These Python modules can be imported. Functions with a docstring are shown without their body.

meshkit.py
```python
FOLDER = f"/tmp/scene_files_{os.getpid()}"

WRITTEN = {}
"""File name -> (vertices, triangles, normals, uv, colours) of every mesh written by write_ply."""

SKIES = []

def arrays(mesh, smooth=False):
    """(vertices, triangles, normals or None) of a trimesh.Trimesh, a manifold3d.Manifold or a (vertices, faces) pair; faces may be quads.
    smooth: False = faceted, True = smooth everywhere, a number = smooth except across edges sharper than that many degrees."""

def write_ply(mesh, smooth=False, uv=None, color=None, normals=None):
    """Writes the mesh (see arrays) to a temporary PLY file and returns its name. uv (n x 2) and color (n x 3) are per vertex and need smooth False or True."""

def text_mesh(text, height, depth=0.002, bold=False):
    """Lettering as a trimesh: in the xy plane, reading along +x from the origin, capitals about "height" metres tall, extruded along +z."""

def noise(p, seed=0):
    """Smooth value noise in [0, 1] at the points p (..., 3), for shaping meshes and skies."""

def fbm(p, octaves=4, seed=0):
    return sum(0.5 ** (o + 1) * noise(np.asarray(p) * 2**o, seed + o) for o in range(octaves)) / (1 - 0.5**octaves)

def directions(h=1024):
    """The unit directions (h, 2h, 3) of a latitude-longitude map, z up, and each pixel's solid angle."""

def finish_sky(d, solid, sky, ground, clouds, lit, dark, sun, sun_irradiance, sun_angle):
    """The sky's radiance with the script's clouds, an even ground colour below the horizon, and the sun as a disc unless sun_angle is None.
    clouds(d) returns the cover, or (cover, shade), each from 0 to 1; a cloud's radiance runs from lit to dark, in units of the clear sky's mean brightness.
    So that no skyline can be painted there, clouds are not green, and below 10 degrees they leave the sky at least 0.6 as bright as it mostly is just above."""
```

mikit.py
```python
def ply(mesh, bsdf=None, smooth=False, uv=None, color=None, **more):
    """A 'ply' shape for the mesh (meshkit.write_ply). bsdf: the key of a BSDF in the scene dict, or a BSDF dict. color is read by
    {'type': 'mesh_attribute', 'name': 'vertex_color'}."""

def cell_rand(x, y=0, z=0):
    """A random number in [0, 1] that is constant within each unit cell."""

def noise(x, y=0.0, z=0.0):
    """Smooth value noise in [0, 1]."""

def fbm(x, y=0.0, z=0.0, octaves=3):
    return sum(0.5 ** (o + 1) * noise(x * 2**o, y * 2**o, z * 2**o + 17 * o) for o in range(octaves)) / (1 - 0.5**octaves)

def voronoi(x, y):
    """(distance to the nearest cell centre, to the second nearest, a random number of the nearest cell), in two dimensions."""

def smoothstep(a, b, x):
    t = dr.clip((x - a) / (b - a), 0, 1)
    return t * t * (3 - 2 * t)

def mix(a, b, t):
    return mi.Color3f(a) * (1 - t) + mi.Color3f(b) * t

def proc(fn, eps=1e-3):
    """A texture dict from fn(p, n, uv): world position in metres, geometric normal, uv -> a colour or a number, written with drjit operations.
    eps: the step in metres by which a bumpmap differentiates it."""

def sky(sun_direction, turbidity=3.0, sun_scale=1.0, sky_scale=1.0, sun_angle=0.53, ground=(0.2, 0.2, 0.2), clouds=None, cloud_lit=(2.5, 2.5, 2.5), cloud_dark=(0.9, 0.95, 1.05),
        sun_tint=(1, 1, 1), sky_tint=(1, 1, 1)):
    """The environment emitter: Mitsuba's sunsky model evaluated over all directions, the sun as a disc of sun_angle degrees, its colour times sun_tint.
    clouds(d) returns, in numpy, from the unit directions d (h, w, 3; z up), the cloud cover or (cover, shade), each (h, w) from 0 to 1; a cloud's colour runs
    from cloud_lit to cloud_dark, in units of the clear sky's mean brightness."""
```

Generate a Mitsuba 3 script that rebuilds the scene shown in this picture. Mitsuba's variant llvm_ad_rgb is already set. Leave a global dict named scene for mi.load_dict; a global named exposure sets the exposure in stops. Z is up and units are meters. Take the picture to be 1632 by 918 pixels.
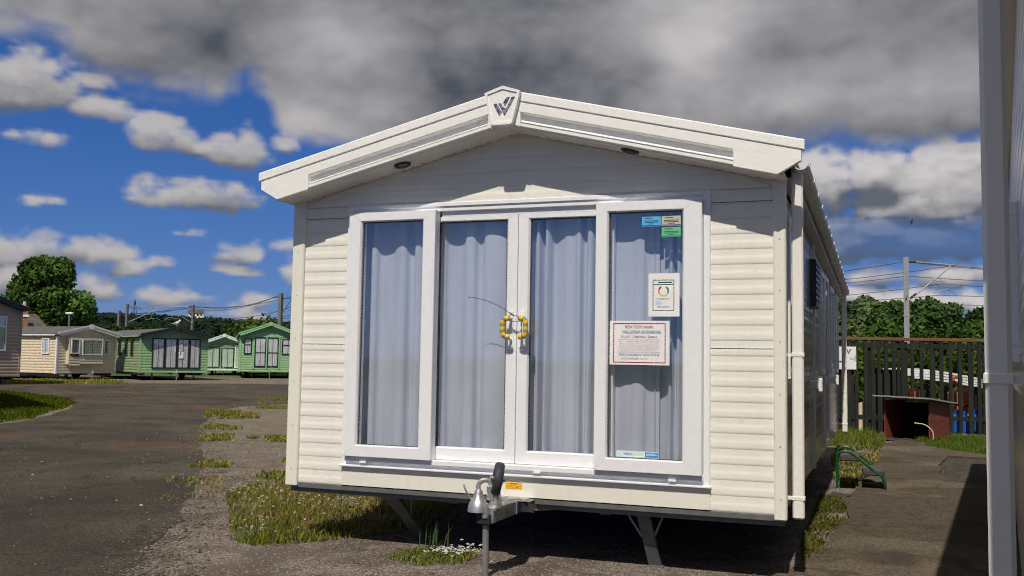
import math, numpy as np, trimesh, shapely, manifold3d as m3
import mitsuba as mi, mikit, meshkit
from mikit import noise, fbm, voronoi, cell_rand, smoothstep, mix
from shapely.geometry import Polygon, LineString
T = mi.ScalarTransform4f
scene, labels = {}, {}

# ------------------------------------------------------------------ camera, sky, exposure
CAM = np.array([2.3918, -6.4229, 1.3942])
YAW, PITCH, ROLL = -0.3613, 0.0746, 0.0166
fw = np.array([math.sin(YAW) * math.cos(PITCH), math.cos(YAW) * math.cos(PITCH), math.sin(PITCH)])
r0 = np.array([math.cos(YAW), -math.sin(YAW), 0]); u0 = np.cross(r0, fw)
up = -math.sin(ROLL) * r0 + math.cos(ROLL) * u0
scene['camera'] = {'type': 'perspective', 'fov': 55.46, 'fov_axis': 'x', 'near_clip': 0.05, 'far_clip': 9000.0,
                   'to_world': T().look_at(origin=CAM.tolist(), target=(CAM + fw).tolist(), up=up.tolist())}
exposure = 1.45
SUN_AZ, SUN_EL = math.radians(4.0), math.radians(50.0)
SUN = [math.sin(SUN_AZ) * math.cos(SUN_EL), -math.cos(SUN_AZ) * math.cos(SUN_EL), math.sin(SUN_EL)]

# cumulus: azimuth, elevation of the flat base's middle, half width, height (degrees), strength
CUM = [(-47.3, 12.8, 3.2, 2.8, 1.3), (-44.5, 12.5, 1.8, 1.6, 1.1), (-50.5, 12.8, 2.6, 2.6, 1.2), (-43.9, 14.2, 1.3, .8, .7), (-47.0, 10.7, 1.5, 1.0, .8), (-48.3, 11.0, .9, .5, .6),
       (-40.6, 11.2, 2.3, 1.7, 1.2), (-36.7, 10.6, 2.1, 2.1, 1.2), (-38.6, 11.2, 1.5, .9, .9), (-34.0, 11.7, 1.0, .8, .7), (-34.8, 10.9, .8, .5, .5),
       (-38.4, 8.2, 3.5, 1.5, 1.25), (-41.4, 8.5, 1.0, .6, .7), (-46.8, 7.9, .9, .35, .45), (-39.1, 6.8, .7, .35, .6),
       (-36.4, 5.4, 1.5, 1.0, .95), (-36.2, 4.7, 1.2, .6, .95), (-33.6, 6.0, .9, .6, .6),
       (-49.0, 4.4, 1.8, 2.0, 1.), (-46.6, 4.9, 1.4, 1.3, 1.), (-45.0, 5.0, .9, 1.2, 1.), (-43.3, 4.6, 1.6, 1.4, .95), (-42.4, 4.3, 2.0, .9, 1.), (-40.6, 4.7, 1.1, .6, .9), (-47.6, 3.2, 2.2, 1.5, 1.), (-43.9, 3.0, 1.8, 1.2, .8), (-41.2, 2.8, 1.5, .9, .6), (-39.0, 3.0, 1.2, .8, .6), (-37.2, 2.3, 1.5, .7, .5), (-35.3, 3.0, .9, .7, .65), (-46.5, 1.8, 2.2, 1.0, .7), (-34.6, 1.8, 1.4, .7, .5),
       (-33.0, 3.7, 1.0, 2.1, 1.),
       (-2.8, 8.4, 2.2, 3.6, 1.4), (0.6, 8.8, 3.0, 3.6, 1.6), (3.6, 8.2, 3.6, 4.4, 1.7), (7.8, 8.2, 3.6, 4.4, 1.6), (12., 8.4, 4., 4.2, 1.3), (1.5, 8.0, 5.0, 2.0, 1.6),
       (2.2, 5.9, 9., 2.7, 1.6), (-6., 5.9, 5., 3.0, .9),
       (0.2, 4.6, 1.9, 1.3, .9), (3.4, 4.4, 1.8, 1.6, .9), (6.6, 4.5, 2., 1.6, .9), (-1.6, 3.6, 1.6, .9, .7), (1.9, 3.2, 1.9, 1.1, .7), (5.0, 3.0, 1.8, 1.1, .7), (-.4, 2.3, 1.6, .8, .5), (3.6, 2.1, 1.8, .8, .5)]
# where the cloud deck's lower edge lies (azimuth: elevation)
DECK_AZ = [-180, -120, -75, -55, -50.5, -48.5, -47.0, -45.2, -43.5, -41.5, -39.5, -38.0, -36.5, -35.4, -34.2, -32.0, -28.5, -24, -12, -4.5, -2, 1, 5.5, 12, 40, 90, 180]
DECK_EL = [15, 14, 13, 14.5, 15.7, 16.3, 16.2, 15.0, 14.5, 14.1, 13.7, 13.5, 15.0, 14.5, 12.4, 12.1, 12.0, 11, 10, 11.7, 11.9, 11.6, 11.4, 11, 12, 14, 15]


def clouds(d):
    az, el = np.degrees(np.arctan2(d[..., 0], d[..., 1])), np.degrees(np.arcsin(np.clip(d[..., 2], -1, 1)))
    q = np.stack([d[..., 0], d[..., 1], d[..., 2] * 1.35], -1)
    bil = lambda f, s, o=4: sum(.5 ** (i + 1) * np.abs(2 * meshkit.noise(q * f * 2 ** i, s + i) - 1) for i in range(o)) / (1 - .5 ** o)
    big, mid = meshkit.fbm(q * 6.0, 4, 3), meshkit.fbm(q * 22.0, 4, 11)
    puff, fine = bil(26.0, 61, 5), meshkit.fbm(q * 80.0, 3, 23)
    wa, we = 2.0 * (meshkit.fbm(q * 15., 3, 41) - .5), 1.0 * (meshkit.fbm(q * 17., 3, 57) - .5)
    aw, ew = az + wa, el + we

    def cumfield(de):
        out, hgt = np.full(az.shape, -2.0), np.zeros(az.shape)
        for a, e, ra, h, s in CUM:
            v = (ew + de - e) / h
            k = s * (1 - ((aw - a) / ra) ** 2 - np.where(v < .3, ((v - .3) / .42) ** 2, ((v - .3) / .75) ** 2))
            hgt = np.where(k > out, v, hgt)
            out = np.maximum(out, k)
        return out, hgt
    dens, hgt = cumfield(0.0)
    up_, _ = cumfield(.55)
    edge = 2.0 * (puff - .36) + 1.7 * (mid - .5) + .9 * (fine - .5)
    cum = np.clip((dens * .85 + edge + .44) / 1.0, 0, 1)
    cum = cum * cum * (3 - 2 * cum)
    shc = .37 - .66 * np.clip(dens - up_, -.8, .8) - .48 * (hgt - .35) - 1.0 * (puff - .36) - .7 * (mid - .5) - .3 * (fine - .5)
    west = np.clip((-az - 28) / 8, 0, 1) * np.clip((az + 75) / 10, 0, 1)           # the western clouds lie in the deck's shade
    shc = np.clip(shc, 0, 1) * (1 - .35 * west) + .25 * west
    east = np.exp(-((az - 3.) / 9.) ** 2)
    slate = east * np.exp(-((ew - 7.0) / 1.15) ** 4)                                  # rain-dark layer under the eastern cumulus
    notch = np.exp(-((aw + .8) / 1.5) ** 4 - ((ew - 9.3) / .75) ** 4)
    shc = np.clip(shc - .10 * east * np.exp(-((el - 10.3) / 2.0) ** 2) + .80 * slate + .75 * notch, 0, 1.0)
    eb = np.interp(az, DECK_AZ, DECK_EL)
    k = (el + 1.8 * (meshkit.fbm(q * 17., 3, 77) - .5) - eb) / 1.0 + 1.6 * (puff - .36) + 1.0 * (mid - .5)
    gaps = np.clip((meshkit.fbm(q * 3.1 + 5., 3, 9) - .25) / .12, 0, 1)             # overhead the deck breaks up
    gaps = np.where(el > 26, np.maximum(gaps, 1 - np.clip((el - 26) / 12, 0, 1)), 1.0)
    deck = np.clip(k / 1.9 + .25, 0, 1)
    deck = deck * deck * (3 - 2 * deck) * gaps
    shd = .65 + 1.0 * (big - .5) + .24 * (mid - .5) - .22 * (puff - .36) + .08 * (fine - .5)
    for a, e, ra, re, s in [(-10.2, 18.0, 2.2, 1.8, -.42), (-13.0, 20.3, 3.0, 1.5, -.26), (-8.0, 19.8, 3.4, 2.0, -.16), (-5.0, 15.2, 2.6, 1.2, -.20), (-1., 18., 3.5, 2.2, -.10), (3.5, 15.2, 4., 1.8, -.20), (-47, 17.0, 4., 1.3, -.28), (-31.5, 18.3, 3.0, 1.6, -.22), (-34.0, 13.4, 2.0, 1.0, -.30), (-41.0, 14.3, 3., .8, -.22),
                            (-23.5, 15.5, 6.0, 2.4, .36), (-39.0, 16.2, 3.2, 1.5, .18), (-17, 16.4, 3.5, 1.6, .14), (-12.6, 16.8, 1.4, .8, .25), (-6, 13.4, 3., .8, .16), (2, 12.9, 5., .7, .18)]:
        shd = shd + s * np.exp(-((aw - a) / ra) ** 2 - ((ew - e) / re) ** 2)
    shd = np.where(shd < .25, .25 - .16 * np.tanh((.25 - shd) / .16), shd)
    shd = np.clip(shd, .02, 1)
    cum = cum * (1 - .55 * slate)                                                      # the rain-dark layer is thin: blue shows through
    cover = np.maximum(deck, cum)
    w = deck / np.maximum(deck + cum * (1 - deck * .85), 1e-6)
    veil = .34 * np.exp(-np.maximum(el, 0) / 4.5)                                     # milky air over the horizon
    tot = 1 - (1 - cover) * (1 - veil)
    return np.clip(tot, 0, 1), np.clip((cover * (shd * w + shc * (1 - w)) + (1 - cover) * veil * .30) / np.maximum(cover + (1 - cover) * veil, 1e-6), 0, 1)


scene['sky'] = mikit.sky(SUN, turbidity=2.4, sky_scale=.61, clouds=clouds, cloud_lit=(4.7, 4.5, 4.55), cloud_dark=(.60, .69, .86), sky_tint=(.30, .67, 1.30), sun_tint=(.93, 1.03, 1.17), ground=(.14, .13, .11))

# ------------------------------------------------------------------ helpers
rng = np.random.default_rng(7)
COUNT = {}
FR = [np.eye(4)]


def uniq(name):
    n = COUNT.get(name, -1) + 1
    COUNT[name] = n
    return name if n == 0 else f'{name}_{n:03d}'


def thing(name, label, cat, group=None):
    k = uniq(name)
    labels[k] = {'label': label, 'category': cat}
    if group: labels[k]['group'] = group
    return k


def add(key, mesh, bsdf, smooth=False, color=None):
    if isinstance(mesh, list): mesh = trimesh.util.concatenate(mesh)
    if isinstance(mesh, tuple): mesh = trimesh.Trimesh(*[np.asarray(a) for a in (mesh[0], tri(mesh[1]))], process=False)
    v = np.asarray(mesh.vertices) @ FR[-1][:3, :3].T + FR[-1][:3, 3]
    scene[key] = mikit.ply(trimesh.Trimesh(v, mesh.faces, process=False), bsdf, smooth, color=color)
    return key


def part(parent, name, mesh, bsdf, smooth=False, label=None, stuff=False, color=None):
    k = uniq(parent + '__' + name)
    add(k, mesh, bsdf, smooth, color)
    if label or stuff:
        labels[k] = {}
        if label: labels[k]['label'] = label
        if stuff: labels[k]['kind'] = 'stuff'
    return k


def tri(f):
    f = np.asarray(f, int)
    return np.vstack([f[:, [0, 1, 2]], f[:, [0, 2, 3]]]) if f.shape[1] == 4 else f


def tm(v, f): return trimesh.Trimesh(np.asarray(v, float), tri(f), process=False)


def frame(origin, ux):
    """Local frame: x along ux (horizontal), z up, y = away from the front."""
    ux = np.array([ux[0], ux[1], 0.0]); ux /= np.linalg.norm(ux)
    M = np.eye(4); M[:3, 0] = ux; M[:3, 1] = [-ux[1], ux[0], 0]; M[:3, 2] = [0, 0, 1]; M[:3, 3] = [origin[0], origin[1], origin[2] if len(origin) > 2 else 0]
    return M


def hullpts(p):
    m = m3.Manifold.hull_points(np.asarray(p, np.float32).tolist()).to_mesh()
    return trimesh.Trimesh(np.array(m.vert_properties)[:, :3], np.array(m.tri_verts), process=False)


def box(x0, x1, y0, y1, z0, z1, b=0.0):
    c, h = np.array([x0 + x1, y0 + y1, z0 + z1]) / 2, np.abs(np.array([x1 - x0, y1 - y0, z1 - z0])) / 2
    s = np.array([[i, j, k] for i in (-1, 1) for j in (-1, 1) for k in (-1, 1)], float)
    b = min(b, h.min() * .45)
    if b <= 0:
        f = [[0, 1, 3, 2], [4, 6, 7, 5], [0, 4, 5, 1], [2, 3, 7, 6], [0, 2, 6, 4], [1, 5, 7, 3]]
        return tm(c + s * h, f)
    return hullpts(np.vstack([c + s * (h - b * (1 - np.eye(3)[a])) for a in range(3)]))


def prism(poly, axis, a0, a1):
    """poly in (y,z) for axis x, (x,z) for axis y, (x,y) for axis z."""
    p = poly if isinstance(poly, Polygon) else Polygon(poly)
    if not p.is_valid: p = p.buffer(0)
    m = trimesh.creation.extrude_polygon(p, a1 - a0, engine='earcut')
    v = m.vertices.copy(); v[:, 2] += a0
    f = m.faces
    if axis == 'x': v = v[:, [2, 0, 1]]
    if axis == 'y': v = v[:, [0, 2, 1]]; f = f[:, ::-1]
    return trimesh.Trimesh(v, f, process=False)


def sheet(poly, z):
    p = poly if not isinstance(poly, (list, tuple)) else Polygon(poly)
    v, f = trimesh.creation.triangulate_polygon(p, engine='earcut')
    v3 = np.c_[v, np.full(len(v), z)]
    n = np.cross(v3[f[:, 1]] - v3[f[:, 0]], v3[f[:, 2]] - v3[f[:, 0]])[:, 2]
    f = np.where((n < 0)[:, None], f[:, ::-1], f)
    return trimesh.Trimesh(v3, f, process=False)


def loft(a, b):
    """Prism between two equal rings of 3-D points with end caps (rings are convex enough for an earcut in their plane)."""
    a, b = np.asarray(a, float), np.asarray(b, float)
    n = len(a); i = np.arange(n); j = (i + 1) % n
    side = np.stack([i, j, j + n, i + n], 1)
    e = a - a.mean(0); _, _, vt = np.linalg.svd(e); q = e @ vt[:2].T
    import mapbox_earcut as me
    cap = np.asarray(me.triangulate_float64(q, np.array([n], np.uint32))).reshape(-1, 3).astype(int)
    m = trimesh.Trimesh(np.vstack([a, b]), np.vstack([tri(side), cap[:, ::-1], cap + n]), process=False)
    return m


def tube(path, r, seg=8):
    p = np.asarray(path, float); n = len(p)
    rr = np.broadcast_to(np.asarray(r, float), (n,))
    t = np.gradient(p, axis=0); t /= np.linalg.norm(t, axis=1, keepdims=True) + 1e-12
    ref = np.array([0, 0, 1.0]) if abs(t[0, 2]) < .9 else np.array([1.0, 0, 0])
    u = np.cross(t[0], ref); u /= np.linalg.norm(u)
    ang = np.arange(seg) * 2 * np.pi / seg; rings = []
    for k in range(n):
        u = u - t[k] * (u @ t[k]); u /= np.linalg.norm(u); w = np.cross(t[k], u)
        rings.append(p[k] + rr[k] * (np.cos(ang)[:, None] * u + np.sin(ang)[:, None] * w))
    v = np.vstack(rings + [p[:1], p[-1:]])
    i = np.arange(seg); j = (i + 1) % seg; f = []
    for k in range(n - 1):
        f.append(tri(np.stack([k * seg + i, k * seg + j, (k + 1) * seg + j, (k + 1) * seg + i], 1)))
    f.append(np.stack([j, i, np.full(seg, n * seg)], 1)); f.append(np.stack([(n - 1) * seg + i, (n - 1) * seg + j, np.full(seg, n * seg + 1)], 1))
    return trimesh.Trimesh(v, np.vstack(f), process=False)


def arcpath(pts, n=24):
    """Smooth curve (Catmull-Rom) through points."""
    p = np.asarray(pts, float); p = np.vstack([2 * p[0] - p[1], p, 2 * p[-1] - p[-2]])
    out = []
    for k in range(1, len(p) - 2):
        for s in np.linspace(0, 1, max(2, n // (len(p) - 3)), endpoint=(k == len(p) - 3)):
            out.append(.5 * (2 * p[k] + (p[k + 1] - p[k - 1]) * s + (2 * p[k - 1] - 5 * p[k] + 4 * p[k + 1] - p[k + 2]) * s * s + (3 * p[k] - p[k - 1] - 3 * p[k + 1] + p[k + 2]) * s ** 3))
    return np.array(out)


def lathe(profile, seg=20, origin=(0, 0, 0), axis=(0, 0, 1)):
    m = trimesh.creation.revolve(np.asarray(profile, float), sections=seg)
    R = trimesh.geometry.align_vectors([0, 0, 1], axis)
    m.apply_transform(R); m.apply_translation(origin)
    return m


def bar(p, q, w, h, upv=(0, 0, 1)):
    p, q = np.asarray(p, float), np.asarray(q, float)
    t = (q - p) / np.linalg.norm(q - p); s = np.cross(t, upv); s /= np.linalg.norm(s); n = np.cross(s, t)
    ring = [p + a * s * w / 2 + c * n * h / 2 for a, c in ((-1, -1), (1, -1), (1, 1), (-1, 1))]
    return loft(ring, [x + q - p for x in ring])


def mitred(x0, x1, z0, z1, wl, wr, wb, wt, y0, y1, bev=.008, gap=.0007):
    """A mitred frame facing -y: outer rectangle, member widths; its inner edge slopes back as a glazing bead."""
    o = [(x0, z0), (x1, z0), (x1, z1), (x0, z1)]
    i = [(x0 + wl, z0 + wb), (x1 - wr, z0 + wb), (x1 - wr, z1 - wt), (x0 + wl, z1 - wt)]
    out = []
    for k in range(4):
        a, b, c, d = np.array(o[k]), np.array(o[(k + 1) % 4]), np.array(i[(k + 1) % 4]), np.array(i[k])
        g = (b - a) / np.linalg.norm(b - a) * gap
        a, b, c, d = a + g, b - g, c - g, d + g
        e = (d - a) / np.linalg.norm(d - a) * bev
        e2 = (c - b) / np.linalg.norm(c - b) * bev
        P = lambda q, y: [q[0], y, q[1]]
        # front face inset by a small outer chamfer and a deeper inner bead
        ring0 = [P(a, y1), P(a, y0 + bev * .5), P(a + e * .5, y0), P(d - e * 1.6, y0), P(d, y0 + bev * 1.8), P(d, y1)]
        ring1 = [P(b, y1), P(b, y0 + bev * .5), P(b + e2 * .5, y0), P(c - e2 * 1.6, y0), P(c, y0 + bev * 1.8), P(c, y1)]
        out.append(loft(ring0, ring1))
    return out


def pane(x0, x1, z0, z1, y):
    return tm([[x0, y, z0], [x1, y, z0], [x1, y, z1], [x0, y, z1]], [[0, 1, 2, 3]])


def text(s, h, x, y, z, width=None, depth=.0006, center=False, bold=False):
    """Lettering on a plane facing -y."""
    m = meshkit.text_mesh(s, h, depth, bold); v = m.vertices.copy()
    sx = 1.0
    if width: sx = width / (v[:, 0].max() - v[:, 0].min())
    w = (v[:, 0].max() - v[:, 0].min()) * sx
    x = x - w / 2 if center else x
    return trimesh.Trimesh(np.c_[x + (v[:, 0] - v[:, 0].min()) * sx, y - v[:, 2], z + v[:, 1]], m.faces, process=False)


# ------------------------------------------------------------------ materials
def rgb(c): return {'type': 'rgb', 'value': [float(x) for x in c]}


def mat(name, col, rough=.5, spec=.5, bump=None, bscale=.002, eps=1e-3, **kw):
    b = {'type': 'principled', 'base_color': col if isinstance(col, dict) else rgb(col), 'roughness': rough, 'specular': spec, **kw}
    if bump is not None: b = {'type': 'bumpmap', 'arbitrary': mikit.proc(bump, eps=eps), 'scale': bscale, 'bsdf': b}
    scene[name] = {'type': 'twosided', 'bsdf': b}


def gloss(name, col, alpha=.08):
    scene[name] = {'type': 'twosided', 'bsdf': {'type': 'roughplastic', 'diffuse_reflectance': col if isinstance(col, dict) else rgb(col), 'alpha': alpha, 'int_ior': 1.5, 'distribution': 'ggx', 'nonlinear': False}}


def weather(c, amt=.10, streak=.10, dust=(.30, .27, .2)):
    """Painted outdoor sheet: faint blotches, run-off streaks and road dust specks."""
    def f(p, n, uv):
        a = fbm(p.x * 2.3, p.y * 2.3, p.z * 2.3, 3)
        s = fbm((p.x + p.y) * 22.0, p.z * .9, 3.0, 3)
        sp = smoothstep(.80, .86, noise(p.x * 34., p.y * 34., p.z * 34.)) * smoothstep(.55, .7, noise(p.x * 5., p.y * 5., p.z * 5.))
        m = mi.Color3f(c) * (1 - amt * (a - .2)) * (1 - streak * smoothstep(.5, .85, s))
        return mix(m, mi.Color3f(dust), min(.25, amt * 2.2) * sp)
    return mikit.proc(f)


CREAM = (.87, .85, .775)
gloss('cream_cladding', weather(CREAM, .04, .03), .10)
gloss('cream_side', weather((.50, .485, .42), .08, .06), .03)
mat('cream_trim', weather((.75, .735, .655), .05, .03), .35)
mat('white_plastic', weather((.76, .77, .80), .025, .015, (.5, .48, .43)), .28)
mat('fascia_white', weather((.80, .795, .775), .03, .02), .38)
mat('soffit_white', weather((.70, .69, .67), .08, .0), .55)
mat('pipe_white', weather((.77, .755, .72), .05, .05), .4)
scene['glass'] = {'type': 'thindielectric', 'int_ior': 1.85}
mat('curtain_cloth', mikit.proc(lambda p, n, uv: mi.Color3f((.46, .50, .595)) * (.86 + .22 * fbm(p.x * 9, p.y * 9, p.z * 2.2, 3)) * (.96 + .08 * noise(p.x * 260, p.y * 260, p.z * 260))), .9, .1)
mat('curtain_white', mikit.proc(lambda p, n, uv: mi.Color3f((.62, .63, .68)) * (.86 + .2 * noise(p.x * 9, p.y * 9, p.z * 2))), .9, .1)
mat('curtain_green', (.45, .55, .48), .9, .1)
mat('curtain_dim', (.26, .27, .31), .9, .1)
mat('room_grey', (.22, .21, .20), .8, .2)
mat('dark_gap', (.02, .02, .02), .8, .1)
mat('emblem_metal', mikit.proc(lambda p, n, uv: mix((.10, .10, .13), (.34, .34, .42), smoothstep(.3, .7, noise(p.x * 60, 0, p.z * 45)))), .35, .5, metallic=.5)
mat('lamp_black', (.02, .022, .022), .3)
mat('lens_grey', (.12, .12, .12), .1)
mat('roof_dark', mikit.proc(lambda p, n, uv: mi.Color3f((.075, .078, .082)) * (.8 + .4 * fbm(p.x * 3, p.y * 3, p.z, 3))), .7)
mat('galvanised', mikit.proc(lambda p, n, uv: mix((.36, .37, .385), (.55, .56, .57), voronoi(p.x * 40 + p.z * 23, p.y * 40 + p.z * 31)[2]) * (.75 + .4 * fbm(p.x * 7, p.y * 7, p.z * 7))), .42, .5, metallic=.75)
mat('steel_dark', mikit.proc(lambda p, n, uv: mix((.10, .104, .10), (.185, .188, .182), fbm(p.x * 12, p.y * 12, p.z * 8))), .5, .5, metallic=.3)
mat('steel_pole', mikit.proc(lambda p, n, uv: mi.Color3f((.24, .24, .25)) * (.75 + .5 * fbm(p.x * 20, p.y * 20, p.z * 6))), .5, .5, metallic=.35)
mat('cast_alloy', mikit.proc(lambda p, n, uv: mi.Color3f((.60, .60, .60)) * (.8 + .3 * fbm(p.x * 60, p.y * 60, p.z * 60))), .38, .5, metallic=.8)
mat('rubber', mikit.proc(lambda p, n, uv: mi.Color3f((.028, .032, .042)) * (.8 + .5 * noise(p.x * 40, p.y * 40, p.z * 40))), .6, .4)
mat('label_yellow', (.80, .42, .01), .4)
mat('foam_yellow', mikit.proc(lambda p, n, uv: mi.Color3f((.78, .52, .01)) * (.8 + .3 * noise(p.x * 200, p.y * 200, p.z * 200))), .55)
mat('foam_grey', (.23, .235, .23), .5)
mat('gasket_grey', (.05, .05, .055), .5)
mat('black_plastic', (.012, .012, .014), .35)
mat('paper', mikit.proc(lambda p, n, uv: mi.Color3f((.78, .77, .79)) * (.95 + .08 * noise(p.x * 12, p.y * 12, p.z * 12))), .45)
for n_, c_ in dict(ink_red=(.32, .04, .035), ink_blue=(.025, .11, .28), ink_dark=(.08, .075, .11), ink_green=(.03, .17, .10), ink_lime=(.30, .62, .36), ink_amber=(.75, .55, .08), ink_orange=(.72, .22, .08), ink_sky=(.04, .24, .62), ink_pale=(.45, .62, .80),
                   card_blue=(.10, .42, .75), card_green=(.13, .50, .26), card_stone=(.50, .48, .40), card_pale=(.62, .74, .74)).items():
    mat(n_, c_, .5, .3)
scene['foliage'] = {'type': 'principledthin', 'base_color': {'type': 'mesh_attribute', 'name': 'vertex_color'}, 'roughness': .55, 'diff_trans': .55, 'spec_trans': 0.0}
scene['painted'] = {'type': 'twosided', 'bsdf': {'type': 'principled', 'base_color': {'type': 'mesh_attribute', 'name': 'vertex_color'}, 'roughness': .85, 'specular': .2}}
mat('bark', mikit.proc(lambda p, n, uv: mi.Color3f((.09, .075, .06)) * (.6 + .8 * fbm(p.x * 6, p.y * 6, p.z * 1.2))), .9, .1)
mat('green_light', weather((.25, .43, .215), .12, .06), .45)
mat('green_mid', weather((.23, .31, .16), .12, .06), .45)
mat('green_trim', (.25, .50, .25), .4)
mat('dark_frame', (.02, .028, .028), .4)
mat('beige_side', weather((.66, .56, .42), .1, .06), .5)
mat('beige_cladding', weather((.60, .54, .42), .1, .06), .5)
mat('taupe_cladding', weather((.43, .355, .275), .12, .08), .5)
mat('roof_brown', mikit.proc(lambda p, n, uv: mi.Color3f((.085, .072, .062)) * (.7 + .6 * cell_rand(p.x * 3, p.y * 3, p.z * 4))), .8)
mat('brick_red', mikit.proc(lambda p, n, uv: mi.Color3f((.30, .12, .07)) * (.7 + .6 * cell_rand((p.x + p.y) * 4, 0, p.z * 12))), .8)
mat('pot_clay', (.5, .45, .38), .7)
mat('concrete_post', mikit.proc(lambda p, n, uv: mi.Color3f((.15, .15, .15)) * (.7 + .6 * fbm(p.x * 3, p.y * 3, p.z * .6))), .8)
mat('mast_steel', mikit.proc(lambda p, n, uv: mi.Color3f((.30, .31, .32)) * (.8 + .4 * fbm(p.x * 5, p.y * 5, p.z * .8))), .5, .5, metallic=.2)
mat('wire_dark', (.03, .03, .035), .6)
mat('fence_dark', mikit.proc(lambda p, n, uv: mix((.007, .011, .007), (.020, .019, .013), smoothstep(.4, .8, fbm(p.x * 9, p.y * 9, p.z * 2.2)))), .75)
mat('rust_rail', mikit.proc(lambda p, n, uv: mix((.12, .05, .03), (.22, .085, .045), fbm(p.x * 7, p.y * 7, p.z * 7))), .8)
mat('red_board', mikit.proc(lambda p, n, uv: mi.Color3f((.16, .036, .022)) * (.6 + .7 * fbm(p.x * 5, p.y * 5, p.z * 18, 4))), .7)
mat('grey_board', mikit.proc(lambda p, n, uv: mi.Color3f((.26, .26, .235)) * (.7 + .6 * fbm(p.x * 4, p.y * 14, p.z * 9, 4))), .8)
mat('cylinder_blue', weather((.02, .10, .48), .2, .1), .35)
mat('machine_orange', weather((.52, .12, .045), .3, .2), .5)
mat('sheet_white', weather((.62, .63, .66), .2, .1), .3, .5, metallic=.25)
mat('machine_dark', (.014, .015, .014), .7)
mat('ply_tan', (.62, .50, .36), .7)
mat('step_green', (.008, .065, .027), .35)
mat('step_tread', mikit.proc(lambda p, n, uv: mi.Color3f((.055, .05, .05)) * (.7 + .6 * noise(p.x * 90, p.y * 90, p.z * 90))), .85)
mat('bird_dark', (.02, .02, .02), .8)
mat('bird_white', (.8, .8, .78), .8)


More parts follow.
